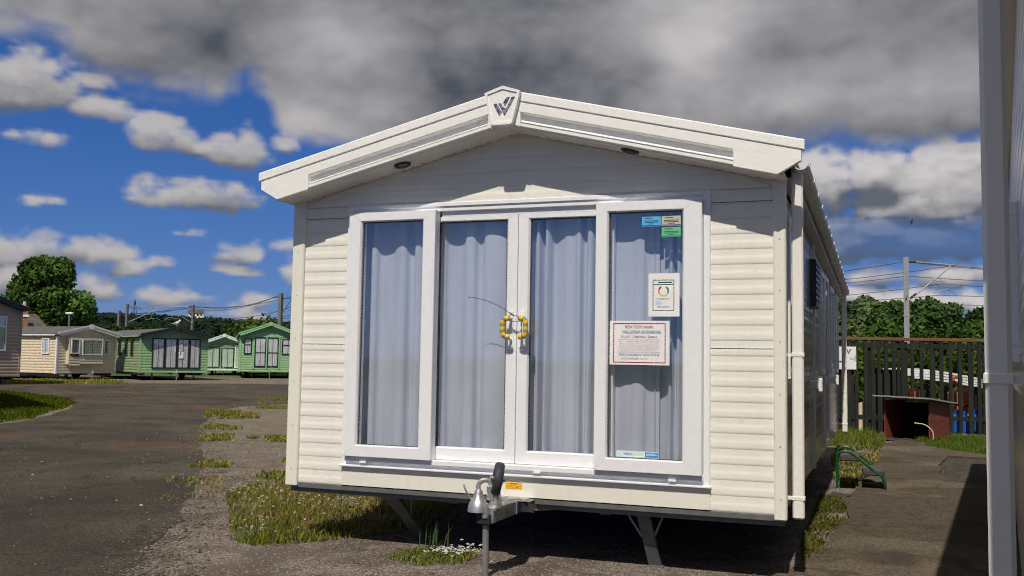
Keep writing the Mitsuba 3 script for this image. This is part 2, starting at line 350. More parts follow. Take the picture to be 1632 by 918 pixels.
def f_ground(p, n, uv):
    a = fbm(p.x * .55, p.y * .55, 0, 4); b = fbm(p.x * 4.5, p.y * 4.5, 2, 4)
    v = voronoi(p.x * 38, p.y * 38); v2 = voronoi(p.x * 90 + 7, p.y * 90)
    soil = mix((.062, .048, .040), (.115, .094, .080), a * .6 + b * .5)
    soil = mix(soil, mi.Color3f((.19, .165, .15)) * (.5 + .8 * v2[2]), smoothstep(.45, .75, v2[2]) * smoothstep(.35, .65, b) * .75)
    soil = mix(soil, mi.Color3f((.22, .20, .185)) * (.5 + .8 * v[2]), smoothstep(.80, .84, v[2]) * smoothstep(.34, .28, v[0]))
    pad = smoothstep(3.2, 4.6, p.y + .8 * b) * smoothstep(-1.0, -2.2, p.x)          # stone chippings laid on the empty pitches
    band = smoothstep(.25, .5, noise(p.x * .15, p.y * .33, 4))
    soil = mix(soil, mi.Color3f((.135, .115, .094)) * (.5 + .85 * v2[2]) * (.65 + .6 * b), pad * (.30 + .5 * band))
    far = smoothstep(52., 70., dr_len(p))
    return mix(soil, mi.Color3f((.05, .085, .025)) * (.6 + .8 * a), far)


def dr_len(p):
    import drjit as dr
    return dr.sqrt(p.x * p.x + p.y * p.y)


def h_ground(p, n, uv):
    v = voronoi(p.x * 38, p.y * 38)
    return 1.0 * fbm(p.x * 16, p.y * 16, 0, 4) + .55 * smoothstep(.5, .2, v[0]) * smoothstep(.5, .7, v[2])


def f_road(p, n, uv):
    v = voronoi(p.x * 75, p.y * 75); a = fbm(p.x * .35, p.y * .35, 3, 4); b = fbm(p.x * 2.2, p.y * 2.2, 8, 4)
    c = mix((.036, .0325, .026), (.060, .053, .043), a)
    c = c * (.74 + .5 * b) * (.62 + .75 * v[2])
    c = mix(c, mi.Color3f((.20, .18, .15)), smoothstep(.965, .975, v[2]) * smoothstep(.4, .3, v[0]) * .7)
    blot = fbm(p.x * .9 + 31, p.y * .9, 6, 4)
    c = c * (1.0 - .20 * smoothstep(.52, .66, blot) + .16 * smoothstep(.50, .34, blot))          # oil-dark and washed-out patches
    worn = smoothstep(.5, .75, fbm((p.x + p.y) * .55, (p.x - p.y) * .05, 2, 3))                   # traffic polish along the road
    c = mix(c, mi.Color3f((.095, .083, .068)) * (.6 + .7 * v[2]), worn * .25)
    crack = smoothstep(.016, .0, mi.Float(abs_(fbm(p.x * .7, p.y * .7, 51, 4) - .5))) * smoothstep(.45, .6, noise(p.x * .4, p.y * .4, 3))
    c = mix(c, mi.Color3f((.018, .017, .014)), crack * .7)
    red = smoothstep(.60, .76, fbm(p.x * .5 + 9, p.y * .5, 1, 3))
    c = mix(c, c * mi.Color3f((1.35, 1.06, .95)), red)
    return c


def h_road(p, n, uv):
    v = voronoi(p.x * 75, p.y * 75)
    return smoothstep(.5, .1, v[0]) + .8 * noise(p.x * 9, p.y * 9)


def f_path(p, n, uv):
    a = fbm(p.x * 1.0, p.y * .7, 5, 4); b = fbm(p.x * 7, p.y * 7, 8, 4); v = voronoi(p.x * 65, p.y * 65)
    c = mix((.047, .038, .028), (.078, .064, .046), a * .7 + b * .35) * (.68 + .6 * v[2])
    c = mix(c, mi.Color3f((.035, .030, .022)), smoothstep(.56, .70, fbm(p.x * 1.6, p.y * 1.6, 12, 4)) * .6)
    c = mix(c, mi.Color3f((.13, .105, .08)) * (.6 + .7 * v[2]), smoothstep(.52, .40, fbm(p.x * .8 + 5, p.y * .8, 22, 4)) * .45)
    crack = smoothstep(.030, .0, mi.Float(abs_(fbm(p.x * 1.2, p.y * 1.2, 31, 4) - .5)))
    return mix(c, mi.Color3f((.03, .026, .02)), crack * .5)


def abs_(x):
    import drjit as dr
    return dr.abs(x)


mat('ground_soil', mikit.proc(f_ground), .95, .15, h_ground, .012, 2e-3)
mat('asphalt', mikit.proc(f_road), .9, .25, h_road, .004, 2e-3)
mat('path_concrete', mikit.proc(f_path), .92, .2, lambda p, n, uv: noise(p.x * 60, p.y * 60) + .8 * noise(p.x * 14, p.y * 14), .004, 2e-3)
mat('rubble', mikit.proc(lambda p, n, uv: mix((.028, .025, .02), (.085, .078, .066), voronoi(p.x * 16, p.y * 16)[2] * .6 + .4 * fbm(p.x * 5, p.y * 5))), .95, .1, lambda p, n, uv: voronoi(p.x * 16, p.y * 16)[0], .03, 3e-3)
mat('lawn_soil', mikit.proc(lambda p, n, uv: mix((.035, .050, .008), (.070, .085, .014), fbm(p.x * 3, p.y * 3))), .95, .1)
mat('hill_ground', mikit.proc(lambda p, n, uv: mi.Color3f((.020, .034, .022)) * (.6 + .8 * fbm(p.x * .02, p.y * .02, 0))), .95, .1)

# ------------------------------------------------------------------ setting: ground, road, path, hills
def struct(name, mesh, bsdf, smooth=False):
    k = uniq(name); labels[k] = {'kind': 'structure'}
    return add(k, mesh, bsdf, smooth)


def rough_edge(pts, amp, step=.25, seed=1, closed=True):
    """Polygon with a ragged outline."""
    p = np.array(Polygon(pts).segmentize(step).exterior.coords)[:-1]
    q = np.c_[p * .9, np.zeros(len(p))]
    d = np.stack([meshkit.fbm(q * 2.2, 4, seed) - .5, meshkit.fbm(q * 2.2 + 40, 4, seed + 5) - .5], 1)
    g = Polygon(p + 2 * amp * d).buffer(0)
    return g if g.geom_type == 'Polygon' else max(g.geoms, key=lambda a: a.area)


xs = np.array([-4000, -1500, -500, -150, -60, -20, 0, 20, 60, 150, 500, 1500, 4000.0])
gx, gy = np.meshgrid(xs, xs + 20)
gi = np.arange(len(xs) ** 2).reshape(len(xs), -1)
struct('ground', tm(np.c_[gx.ravel(), gy.ravel(), np.zeros(gx.size)], np.stack([gi[:-1, :-1], gi[:-1, 1:], gi[1:, 1:], gi[1:, :-1]], -1).reshape(-1, 4)), 'ground_soil')
ROAD = [(-9, -14), (-30, -12), (-21, -2), (-12.6, 5.4), (-14.2, 9.3), (-17.4, 13.6), (-18.7, 14.9), (-20.6, 16.6), (-26, 19.3), (-36, 22.6), (-37, 26.0), (-33.5, 28.6), (-31.5, 31.6), (-28.5, 35.0), (-22.0, 38), (-8, 40), (0, 41), (2, 36), (-6, 27), (-13.9, 18.9), (-14.4, 16.6), (-13.2, 14.0), (-11.2, 11.0), (-9.1, 8.2), (-7.2, 5.8), (-5.7, 4.0), (-4.6, 2.4), (-3.75, 1.2), (-3.1, .35), (-2.75, -.3), (-2.3, -1.0), (-1.9, -1.6), (-1.7, -3), (-1.5, -14)]
struct('road', sheet(rough_edge(ROAD, .16, .25, 3), .004), 'asphalt')
PATH = [(1.35, -.9), (1.75, .25), (1.93, .9), (1.98, 1.9), (2.10, 3.0), (2.02, 4.3), (2.12, 5.2), (2.22, 6.6), (2.36, 9.5), (2.44, 12.4), (2.75, 13.6), (3.2, 13.2), (3.12, 12.3), (3.5, 11.5), (4.05, 10.7), (6.0, 10.5), (6.5, -2), (4.0, -8), (1.8, -8), (1.4, -4)]
HOLE = [(3.36, 10.3), (3.22, 9.2), (3.12, 7.9), (3.10, 7.2), (3.30, 6.55), (3.6, 6.2), (4.1, 6.3), (4.5, 8), (4.4, 9.8), (3.9, 10.2)]
path_poly = rough_edge(PATH, .07, .12, 8)
hole_poly = rough_edge(HOLE, .06, .1, 5)
slab = path_poly.difference(hole_poly)
slab = slab if slab.geom_type == 'Polygon' else max(slab.geoms, key=lambda a: a.area)
struct('path', prism(slab, 'z', -.05, .035), 'path_concrete')
struct('broken_paving', sheet(hole_poly.buffer(.05), .006), 'rubble')
LAWN = [(-60, 26), (-45, -2), (-24, -1.0), (-12.9, 5.6), (-14.4, 9.3), (-17.6, 13.6), (-18.8, 15.1), (-20.8, 16.9), (-26.2, 19.7), (-36.4, 23.0), (-45, 25)]
lawn_poly = rough_edge(LAWN, .15, .3, 12)
struct('lawn', sheet(lawn_poly, .007), 'lawn_soil')
VERGE_R = [(3.13, 12.35), (2.98, 14.0), (3.5, 15.2), (5.2, 16.2), (9, 17), (9, 10.6), (6.0, 10.55), (4.05, 10.75), (3.55, 11.5)]
verge_r = rough_edge(VERGE_R, .08, .15, 4)
struct('verge', sheet(verge_r, .0075), 'lawn_soil')
VERGE_L = [(1.75, 11.6), (2.40, 11.2), (2.44, 13.6), (2.3, 15.0), (1.2, 15.4), (-2, 15), (-2, 11.2)]
verge_l = rough_edge(VERGE_L, .1, .15, 6)
struct('verge', sheet(verge_l, .0072), 'lawn_soil')

# far ridge: a long low hill behind the railway, wooded
def hill_z(az, r):
    """height of the hill at azimuth (deg) and range (m)"""
    top = np.interp(az, [-120, -70, -52, -46, -41, -36, -32, -26, -18, -8, 0, 8, 20, 60], [40, 46, 52, 55, 54, 48.5, 50.5, 52, 48, 42, 36, 34, 38, 40])
    return .66 * top * smooth01((r - 620) / 480.0) * (1.0 - .15 * smooth01((r - 1250) / 600))


def smooth01(t):
    t = np.clip(t, 0, 1); return t * t * (3 - 2 * t)


aa, rr_ = np.meshgrid(np.linspace(-100, 60, 161), np.array([560, 640, 720, 800, 880, 960, 1040, 1120, 1250, 1500, 1900, 2400.0]))
hz = hill_z(aa, rr_) + (meshkit.noise(np.stack([aa * .6, rr_ * .01, aa * 0], -1), 4) - .5) * 4 * smooth01((rr_ - 620) / 300) - .3
hp = np.stack([rr_ * np.sin(np.radians(aa)), rr_ * np.cos(np.radians(aa)), hz], -1)
gi = np.arange(aa.size).reshape(aa.shape)
struct('hill', tm(hp.reshape(-1, 3), np.stack([gi[:-1, :-1], gi[:-1, 1:], gi[1:, 1:], gi[1:, :-1]], -1).reshape(-1, 4)), 'hill_ground', True)


# ------------------------------------------------------------------ vegetation
def leaf_quads(c, nrm, size, col, r):
    """One bent leaf-cluster quad per centre."""
    n = len(c)
    nrm = nrm / (np.linalg.norm(nrm, axis=1, keepdims=True) + 1e-9)
    a = np.cross(nrm, r.normal(size=(n, 3))); a /= np.linalg.norm(a, axis=1, keepdims=True) + 1e-9
    b = np.cross(nrm, a)
    s = (size * r.uniform(.6, 1.35, n))[:, None]
    q = np.stack([c + a * s * .62, c + b * s * .42 - nrm * s * .12, c - a * s * .62, c - b * s * .42 - nrm * s * .12], 1)
    f = np.arange(n * 4).reshape(n, 4)
    return q.reshape(-1, 3), tri(f), np.repeat(col, 4, 0)


def crown_leaves(centers, radii, per, size, base, r, var=.22, clump=.25, squash=.85, hollow=.55):
    C, N, K = [], [], []
    for (c, rad, n) in zip(centers, radii, per):
        d = r.normal(size=(n, 3)); d /= np.linalg.norm(d, axis=1, keepdims=True)
        rr = rad * (hollow + (1 - hollow) * r.random(n)) ** 1.0 * (1 + .35 * (meshkit.noise(d * 2.2 + c, 2) - .5))
        p = c + d * rr[:, None] * [1, 1, squash]
        tone = 1 + clump * r.normal()
        k = np.asarray(base) * np.clip(tone, .55, 1.7) * (1 + var * r.normal(size=(n, 1))).clip(.4, 1.9)
        k[:, 0] *= 1 + .12 * r.normal(size=n).clip(-1.5, 1.5)
        C.append(p); N.append(d + .9 * r.normal(size=(n, 3)) + [0, 0, .35]); K.append(k)
    return leaf_quads(np.vstack(C), np.vstack(N), np.full(sum(map(len, C)), size), np.vstack(K).clip(.004, .6), r)


def tree(name, label, group, x, y, h, w, base, seed, leaf=.34, n=11000, trunk=True, low=.18, dens=22, cat='tree', z0=0.0):
    r = np.random.default_rng(seed)
    k = thing(name, label, cat, group)
    cs, rs = [], []
    for i in range(dens):
        t = r.random() ** .8; ang = r.uniform(0, 2 * np.pi)
        zz = h * (low + (1 - low) * (.08 + .86 * t))
        prof = np.sin(np.pi * np.clip(.18 + .74 * t, 0, 1)) ** .7
        rad = w * .5 * prof * np.sqrt(r.random()) * .82
        cs.append(np.array([x + rad * np.cos(ang), y + rad * np.sin(ang), z0 + zz])); rs.append(w * r.uniform(.13, .24) * (.7 + .4 * prof))
    rs = np.array(rs); per = np.maximum(40, (n * rs ** 2 / (rs ** 2).sum()).astype(int))
    v, f, c = crown_leaves(cs, rs, per, leaf, base, r)
    part(k, 'crown', (v, f), 'foliage', color=c)
    if trunk:
        m = [tube([[x, y, z0 - .1], [x + .1, y, z0 + h * .25], [x - .05, y + .1, z0 + h * .62]], [.028 * h, .022 * h, .008 * h], 8)]
        for i in range(6):
            q = cs[r.integers(len(cs))]
            m.append(tube([[x, y, z0 + h * .22], [(x + q[0]) / 2, (y + q[1]) / 2, (q[2] + z0 + h * .22) / 2 + .3], q], [.013 * h, .009 * h, .003 * h], 6))
        part(k, 'trunk', m, 'bark', True)
    return k


def blades(pts, h, w, col, r, lean=.35, wind=(.1, .0)):
    n = len(pts); ang = r.uniform(0, 2 * np.pi, n)
    d = np.stack([np.cos(ang), np.sin(ang)], 1); hh = h * r.uniform(.4, 1.25, n)
    ln = lean * hh * r.uniform(.2, 1.3, n)
    la = r.uniform(0, 2 * np.pi, n); L = np.stack([np.cos(la), np.sin(la)], 1) * ln[:, None] + np.array(wind) * hh[:, None]
    ww = w * r.uniform(.6, 1.3, n)
    P = lambda f, side, z: np.c_[pts[:, :2] + L * (f ** 1.8) + d * (ww * side)[:, None], pts[:, 2] + hh * z]
    v = np.stack([P(0, -.5, 0), P(0, .5, 0), P(.55, .42, .6), P(.55, -.42, .6), P(1, 0, .97)], 1).reshape(-1, 3)
    i = np.arange(n)[:, None] * 5
    f = np.vstack([i + [0, 1, 2], i + [0, 2, 3], i + [3, 2, 4]])
    return v, f, np.repeat(col, 5, 0)


def scatter(poly, n, r, z=0.006, mask=None):
    x0, y0, x1, y1 = poly.bounds; out = []
    while sum(map(len, out)) < n:
        q = r.uniform([x0, y0], [x1, y1], (n * 2, 2))
        q = q[shapely.contains_xy(poly, q[:, 0], q[:, 1])]
        if mask is not None: q = q[r.random(len(q)) < mask(q)]
        out.append(q)
        if len(out) > 60: break
    q = np.vstack(out)[:n]
    return np.c_[q, np.full(len(q), z)]


def nz(q, f, seed): return meshkit.fbm(np.c_[q[:, :2] * f, np.zeros(len(q))], 3, seed)


def tint(n, cols, r, var=.18):
    c = np.asarray(cols, float)
    k = c[r.integers(len(c), size=n)] * (1 + var * r.normal(size=(n, 1))).clip(.5, 1.6)
    return k.clip(.005, .8)


def join(*parts_):
    V, F, C, o = [], [], [], 0
    for v, f, c in parts_:
        V.append(v); F.append(f + o); C.append(c); o += len(v)
    return (np.vstack(V), np.vstack(F)), np.vstack(C)


def blobs(pts, rad, col, flat=.5):
    """small flower heads / pebbles: jittered octahedra"""
    n = len(pts); r = np.random.default_rng(n)
    o = np.array([[1, 0, 0], [0, 1, 0], [-1, 0, 0], [0, -1, 0], [0, 0, 1], [0, 0, -1]], float)
    f0 = np.array([[0, 1, 4], [1, 2, 4], [2, 3, 4], [3, 0, 4], [1, 0, 5], [2, 1, 5], [3, 2, 5], [0, 3, 5]])
    a = r.uniform(0, 6.28, n); ca, sa = np.cos(a), np.sin(a)
    v = o[None] * r.uniform(.65, 1.25, (n, 6, 1)) * (rad * r.uniform(.5, 1.4, n))[:, None, None] * [1, 1, flat]
    v = np.stack([v[..., 0] * ca[:, None] - v[..., 1] * sa[:, None], v[..., 0] * sa[:, None] + v[..., 1] * ca[:, None], v[..., 2]], -1) + pts[:, None]
    return v.reshape(-1, 3), (f0[None] + 6 * np.arange(n)[:, None, None]).reshape(-1, 3), np.repeat(col, 6, 0)


def stuff(name, label, cat, mesh, bsdf, color=None, smooth=False):
    k = uniq(name); labels[k] = {'label': label, 'category': cat, 'kind': 'stuff'}
    add(k, mesh, bsdf, smooth, color)


g = np.random.default_rng(21)
G1, G2, DRY, RED = (.14, .185, .025), (.235, .26, .035), (.46, .36, .13), (.30, .19, .075)
# --- the tall weedy patch at the caravan's left front corner
PATCH = Polygon([(-3.9, 2.5), (-3.72, 1.85), (-2.85, .78), (-2.45, .22), (-2.2, -.1), (-1.95, -.2), (-1.62, .15), (-1.35, .5), (-1.15, .75), (-1.3, 1.5), (-1.55, 2.6), (-1.9, 3.6), (-3.3, 3.3)]).buffer(.05)
edge = lambda q: np.clip(nz(q, 1.6, 4) * 2.4 - .45, .03, 1) * np.clip((-q[:, 0] - 1.0) / .9, .12, 1)
inn = lambda q: np.clip(shapely.distance(shapely.points(q[:, 0], q[:, 1]), PATCH.exterior) / .35, 0, 1)
p1 = scatter(PATCH, 15000, g, .0, edge)
dry = nz(p1, 1.1, 31) + .18 * (p1[:, 1] - .6)
front = np.clip((.45 - p1[:, 1]) / .5, 0, 1)
c1 = np.where((g.random(len(p1)) < np.clip(1.7 * dry - .40 - .65 * front + .25 * np.clip((p1[:, 0] + 2.6) / 1., 0, 1), .08, .88))[:, None], tint(len(p1), [DRY, (.27, .20, .09), RED, (.19, .15, .06)], g), tint(len(p1), [G1, G2, (.10, .15, .02)], g))
a1 = blades(p1, np.where(front > .3, .11, .12) * (.35 + 1.2 * nz(p1, 1.5, 9)) * (.45 + .55 * inn(p1)), .0065, c1, g, .5)
p2 = scatter(PATCH, 7000, g, .0, edge)
a2 = blades(p2, .07, .010, tint(len(p2), [G1, G2, (.07, .10, .02)], g), g, .9)
m_, c_ = join(a1, a2)
stuff('tall_grass', 'tall drying grass at the left front corner of the white caravan', 'grass', m_, 'foliage', c_)
p3 = scatter(PATCH, 300, g, .0, lambda q: np.clip(nz(q, 1.3, 17) * 3 - .9, .0, 1) * np.clip((-q[:, 0] - 1.5) / .5, 0, 1))
hh3 = g.uniform(.06, .15, len(p3)); top3 = p3 + np.c_[g.normal(0, .02, (len(p3), 2)), hh3]
heads = [blobs(np.repeat(top3, 4, 0) + g.normal(0, .006, (len(top3) * 4, 3)), .009, tint(len(top3) * 4, [(.55, .53, .44), (.42, .36, .26), (.50, .42, .38)], g, .18), .7)]
st = np.stack([p3, p3 + [.003, 0, 0], top3 + [.002, 0, 0], top3], 1).reshape(-1, 3)
heads.append((st, tri(np.arange(len(st)).reshape(-1, 4)), np.repeat(tint(len(p3), [G2], g), 4, 0)))
m_, c_ = join(*heads)
stuff('clover_flowers', 'white clover flowers standing in the tall grass patch', 'flowers', m_, 'foliage', c_)
# --- other grass
def lawn_patch(name, label, poly, n, h, w, cols, seed, lean=.5, thr=None, z=.0):
    r = np.random.default_rng(seed)
    p = scatter(poly, n, r, z, thr)
    v, f, c = blades(p, h * (.6 + .8 * nz(p, .9, seed)), w, tint(len(p), cols, r), r, lean)
    stuff(name, label, 'grass', (v, f), 'foliage', c)


lawn_near = lawn_poly.intersection(Polygon([(-36, 30), (-31, 10), (-20, 2), (-11, 4), (-16, 16), (-24, 30)]))
lawn_patch('lawn_grass', 'mown green lawn on the far left beside the road', lawn_near, 60000, .07, .022, [(.062, .090, .006), (.085, .105, .008), (.07, .095, .006)], 5)
lawn_patch('verge_grass', 'long bright grass in front of the fence and gas cylinders', verge_r, 26000, .105, .012, [(.07, .125, .02), (.10, .15, .028), G1], 6)
lawn_patch('verge_grass', 'short grass below the fence left of the red shelter', verge_l, 12000, .15, .012, [(.07, .12, .02), G2, (.13, .14, .04)], 8)
SIDE = Polygon([(1.88, 6.0), (2.14, 5.6), (2.25, 7.2), (2.38, 9.6), (2.40, 11.4), (1.7, 11.6), (1.7, 9)])
lawn_patch('path_weeds', 'low weeds between the caravan side and the path behind the step', SIDE, 5200, .07, .018, [(.08, .11, .025), (.12, .14, .04), DRY], 9, .9, lambda q: np.clip(nz(q, 1.4, 3) * 2.6 - .7, 0, 1))
SIDE2 = Polygon([(1.85, .9), (2.0, 1.0), (2.08, 2.4), (2.10, 3.8), (1.98, 4.7), (1.78, 4.7), (1.78, 2)])
lawn_patch('path_weeds', 'scrubby weeds along the near edge of the concrete path', SIDE2, 2600, .045, .012, [(.09, .085, .025), (.13, .11, .04), G1], 10, .9, lambda q: np.clip(nz(q, 2.4, 3) * 2.6 - .8, 0, 1))
# weedy strips that divide the empty pitches left of the caravan
STR = [([(-13.6, 14.2), (-12.6, 14.1), (-11.0, 11.9), (-11.5, 11.4)], 1.6, .07), ([(-12.3, 13.7), (-11.8, 13.7), (-10.8, 12.3), (-11.1, 12.0)], 1.5, .06), ([(-8.75, 7.8), (-8.5, 8.25), (-7.65, 7.1), (-7.95, 6.75)], 1.4, .05), ([(-7.9, 8.0), (-7.5, 8.6), (-6.7, 7.4), (-7.3, 7.3)], 1.3, .045),
       ([(-16.4, 20.5), (-16, 21.5), (-14.3, 18.9), (-14.9, 18.3)], 1.2, .06), ([(-15, 16.3), (-13, 17.2), (-11, 16.6), (-13, 15.8)], .9, .05), ([(-6.1, 4.35), (-5.8, 4.6), (-5.3, 3.9), (-5.6, 3.6)], 1.0, .06), ([(-5.4, 5.0), (-4.6, 5.6), (-3.4, 5.0), (-4.4, 4.4)], .8, .05), ([(-4.6, 3.4), (-3.6, 3.9), (-2.6, 3.4), (-3.8, 2.9)], 1.0, .08), ([(-10.3, 9.9), (-9.7, 10.1), (-9.0, 9.2), (-9.6, 8.9)], .9, .05)]
ms = []
for i, (s, dn, hgt) in enumerate(STR):
    pg = Polygon(s).buffer(.10); r = np.random.default_rng(60 + i)
    p = scatter(pg, int(650 * dn * pg.area), r, .0, lambda q: np.clip(nz(q, 1.3, 60 + i) * 5 - 2.6 + .45 * dn, .0, 1) * np.clip(shapely.distance(shapely.points(q[:, 0], q[:, 1]), pg.exterior) / .3, 0.02, 1))
    if len(p): ms.append(blades(p, hgt, .016, tint(len(p), [G1, G2, (.06, .10, .018), DRY], r), r, .8))
m_, c_ = join(*ms)
stuff('pitch_weeds', 'low weeds in broken strips across the empty gravel pitches', 'weeds', m_, 'foliage', c_)
far_v = Polygon([(-34.5, 33.0), (-31.2, 30.8), (-32.6, 28.6), (-36.6, 26.2), (-40, 27), (-39, 31)])
lawn_patch('far_verge_grass', 'rough grass strip in front of the cream and green caravans', far_v, 9000, .12, .05, [G1, G2, DRY], 13)
# small white-flowered weed by the drawbar post
WEED = Polygon([(-.85, -.25), (-.55, -.38), (-.30, -.2), (-.32, .12), (-.6, .22), (-.85, .08)])
r = np.random.default_rng(3)
kw = thing('flowering_weed', 'clump of white-flowered weeds on the gravel left of the drawbar post', 'plant')
p = scatter(WEED, 520, r, 0); b1 = blades(p, .05, .010, tint(len(p), [G1, G2, (.12, .16, .03)], r), r, 1.0)
q = np.c_[r.normal(-.62, .05, 26), r.normal(.10, .05, 26), np.zeros(26)]; b2 = blades(q, .22, .007, tint(26, [(.07, .13, .05), (.10, .16, .07)], r), r, .25)
m_, c_ = join(b1, b2); part(kw, 'leaves', m_, 'foliage', color=c_)
q = np.c_[r.normal(-.44, .11, 44), r.normal(.02, .09, 44), r.uniform(.03, .09, 44)]
q5 = np.repeat(q, 4, 0) + r.normal(0, .010, (176, 3)) * [1, 1, .4]
v, f, c = blobs(q5, .010, tint(176, [(.72, .73, .72), (.6, .62, .62)], r, .08), .5); part(kw, 'flowers', (v, f), 'foliage', color=c, stuff=True)
# loose stones near the camera
r = np.random.default_rng(17)
area = Polygon([(-3.6, 1.4), (-2.4, -1.6), (3.2, -1.6), (2.2, 1.2), (1.9, 6), (-1.8, 5), (-4, 3.5), (-6, 6.5), (-9, 9.5), (-7, 4)])
p = scatter(area, 5200, r, .0, lambda q: np.clip(nz(q, 1.0, 71) * 1.8 - .35, .08, 1))
sz = .006 * np.exp(r.normal(0, .5, len(p))).clip(.5, 4.2)
v, f, c = blobs(p + [0, 0, .003], sz, tint(len(p), [(.11, .095, .08), (.15, .13, .115), (.07, .056, .048), (.10, .07, .055), (.24, .22, .20)], r, .2), .6)
stuff('loose_stones', 'small loose stones scattered over the gravel pitch', 'stones', (v, f), 'painted', c)
em = LineString([(-14.4, 16.6), (-13.2, 14.0), (-11.2, 11.0), (-9.1, 8.2), (-7.2, 5.8), (-5.7, 4.0), (-4.6, 2.4), (-3.75, 1.2), (-3.1, .35), (-2.75, -.3), (-2.3, -1.0), (-1.9, -1.6)])
t = em.length * (1 - r.random(5200) ** 1.8 * .9)
pts = shapely.get_coordinates(shapely.line_interpolate_point(em, t)) + r.normal(0, .16, (len(t), 2)) + [.05, .03]
v, f, c = blobs(np.c_[pts, np.full(len(t), .006)], .0062 * np.exp(r.normal(0, .5, len(t))).clip(.4, 3.2), tint(len(t), [(.095, .083, .070), (.12, .106, .092), (.075, .065, .054), (.17, .155, .14)], r, .18), .5)
stuff('edge_gravel', 'loose gravel spilling over the ragged edge of the asphalt road', 'gravel', (v, f), 'painted', c)
EG = LineString([(-6.4, 4.9), (-5.2, 3.2), (-4.3, 2.0), (-3.6, 1.0)]).buffer(.3)
p = scatter(EG, 260, r, .0, lambda q: np.clip(nz(q, 1.6, 91) * 5 - 2.7, 0, 1))
v, f, c = blades(p, .05, .012, tint(len(p), [G1, G2, DRY, RED], r), r, 1.0)
stuff('verge_weeds', 'sparse weeds growing along the road edge before the tall grass', 'weeds', (v, f), 'foliage', c)
pr_ = Polygon([(-2.0, -1.5), (-6, -1.5), (-13, 6), (-11, 10), (-4, 2.2)])
p = scatter(pr_, 500, r, .004)
v, f, c = blobs(p + [0, 0, .004], .006 * np.exp(r.normal(0, .45, len(p))).clip(.5, 4), tint(len(p), [(.22, .19, .17), (.40, .37, .34), (.13, .11, .1)], r, .2), .6)
stuff('road_grit', 'pale grit lying on the asphalt road', 'grit', (v, f), 'painted', c)
# twigs and grass fringe of the dark strip along the caravan's near side are part of the weeds above

# --- trees
LG = 'trees standing behind the far caravans'
tree('round_tree', 'big round green tree towering over the cream caravan at far left', None, -77.5, 69.8, 10.9, 9.4, (.084, .150, .036), 101, .42, 26000, dens=34, low=.05)
tree('hedge_tree', 'tree just left of the big round tree, cut by the frame edge', None, -90.5, 66, 7.6, 6, (.045, .085, .022), 102, .45, 7000)
for i, (px, py, h, w, lab) in enumerate([(-94, 90, 6.6, 8, 'dense dark tree right of the big round tree'), (-89, 94, 4.6, 9, 'low dark tree beside the lamp post'), (-101, 112, 5.2, 10, 'dark tree behind the thin railway posts'), (-108, 100, 6.2, 9, 'dark tree behind the cream caravan roof')]):
    tree('hedgerow_tree', lab, LG, px, py, h, w, (.040, .080, .022), 110 + i, .5, 9000, low=.0, trunk=False)
for i, (px, py, h, w, lab) in enumerate([(-78, 106, 5.6, 14, 'pale green bush above the small caravan roof'), (-66, 108, 5.2, 13, 'pale green bush left of the thick railway post'), (-58, 118, 5.6, 14, 'pale green bush behind the light green caravan'), (-50, 124, 6.2, 14, 'bush just left of the white caravan wall')]):
    tree('scrub_bush', lab, 'scrub bushes along the railway', px, py, h, w, (.078, .125, .032), 130 + i, .5, 7000, low=.0, trunk=False, cat='bush')
RT = [(-2.6, 92, 8.2, 8, (.022, .045, .013), 'dark tree at the far end of the gutter'), (1.0, 97, 8.9, 6.4, (.05, .075, .032), 'pale feathery tree left of the railway mast'), (3.6, 92, 8.2, 6, (.036, .066, .018), 'tree close behind the railway mast'), (7.0, 90, 8.0, 7.4, (.034, .064, .017), 'rounded tree right of the railway mast'),
      (11.6, 94, 6.9, 8, (.030, .055, .015), 'low tree right of the rounded tree'), (15.2, 92, 6.8, 8, (.032, .058, .015), 'dark tree left of the near white downpipe'), (18.8, 88, 7.6, 8, (.034, .062, .016), 'tree partly behind the near white downpipe'), (24, 90, 8.2, 9, (.034, .062, .016), 'tree behind the neighbouring caravan'),
      (-9, 100, 7.5, 10, (.03, .055, .015), 'tree hidden by the white caravan side')]
for i, (px, py, h, w, c, lab) in enumerate(RT):
    tree('railway_tree', lab, 'trees beyond the railway', px, py, h * .92, w, np.array(c) * 2.5, 150 + i, .42, 13000, low=.0, dens=26)
for i, (px, py, h, w, c, lab) in enumerate([(-1.6, 66, 4.6, 6, (.085, .12, .04), 'pale bush under the dark tree beside the gutter'), (3.4, 70, 4.2, 7, (.04, .08, .018), 'bush at the foot of the railway mast'), (8.6, 68, 4.0, 7, (.042, .082, .018), 'bush behind the middle of the fence'), (13.2, 64, 4.8, 5.4, (.075, .125, .025), 'bright sapling left of the near white downpipe'), (17.5, 62, 4.2, 6, (.045, .085, .02), 'bush behind the near white downpipe')]):
    tree('trackside_bush', lab, 'bushes on the near side of the railway', px, py, h, w, np.array(c) * 1.3, 170 + i, .34, 8000, low=.0, dens=20, trunk=False, cat='bush')
for i, (px, py, h, w, lab) in enumerate([(2.2, 27, 2.0, 4.4, 'shrub behind the left of the fence'), (6.2, 29, 2.1, 5, 'leafy shrub behind the orange machines'), (10.2, 30, 2.3, 5, 'shrub behind the right of the fence')]):
    tree('fence_shrub', lab, 'shrubs behind the fence', px, py, h, w, (.075, .12, .02), 180 + i, .16, 9000, low=.0, dens=22, trunk=False, cat='bush')
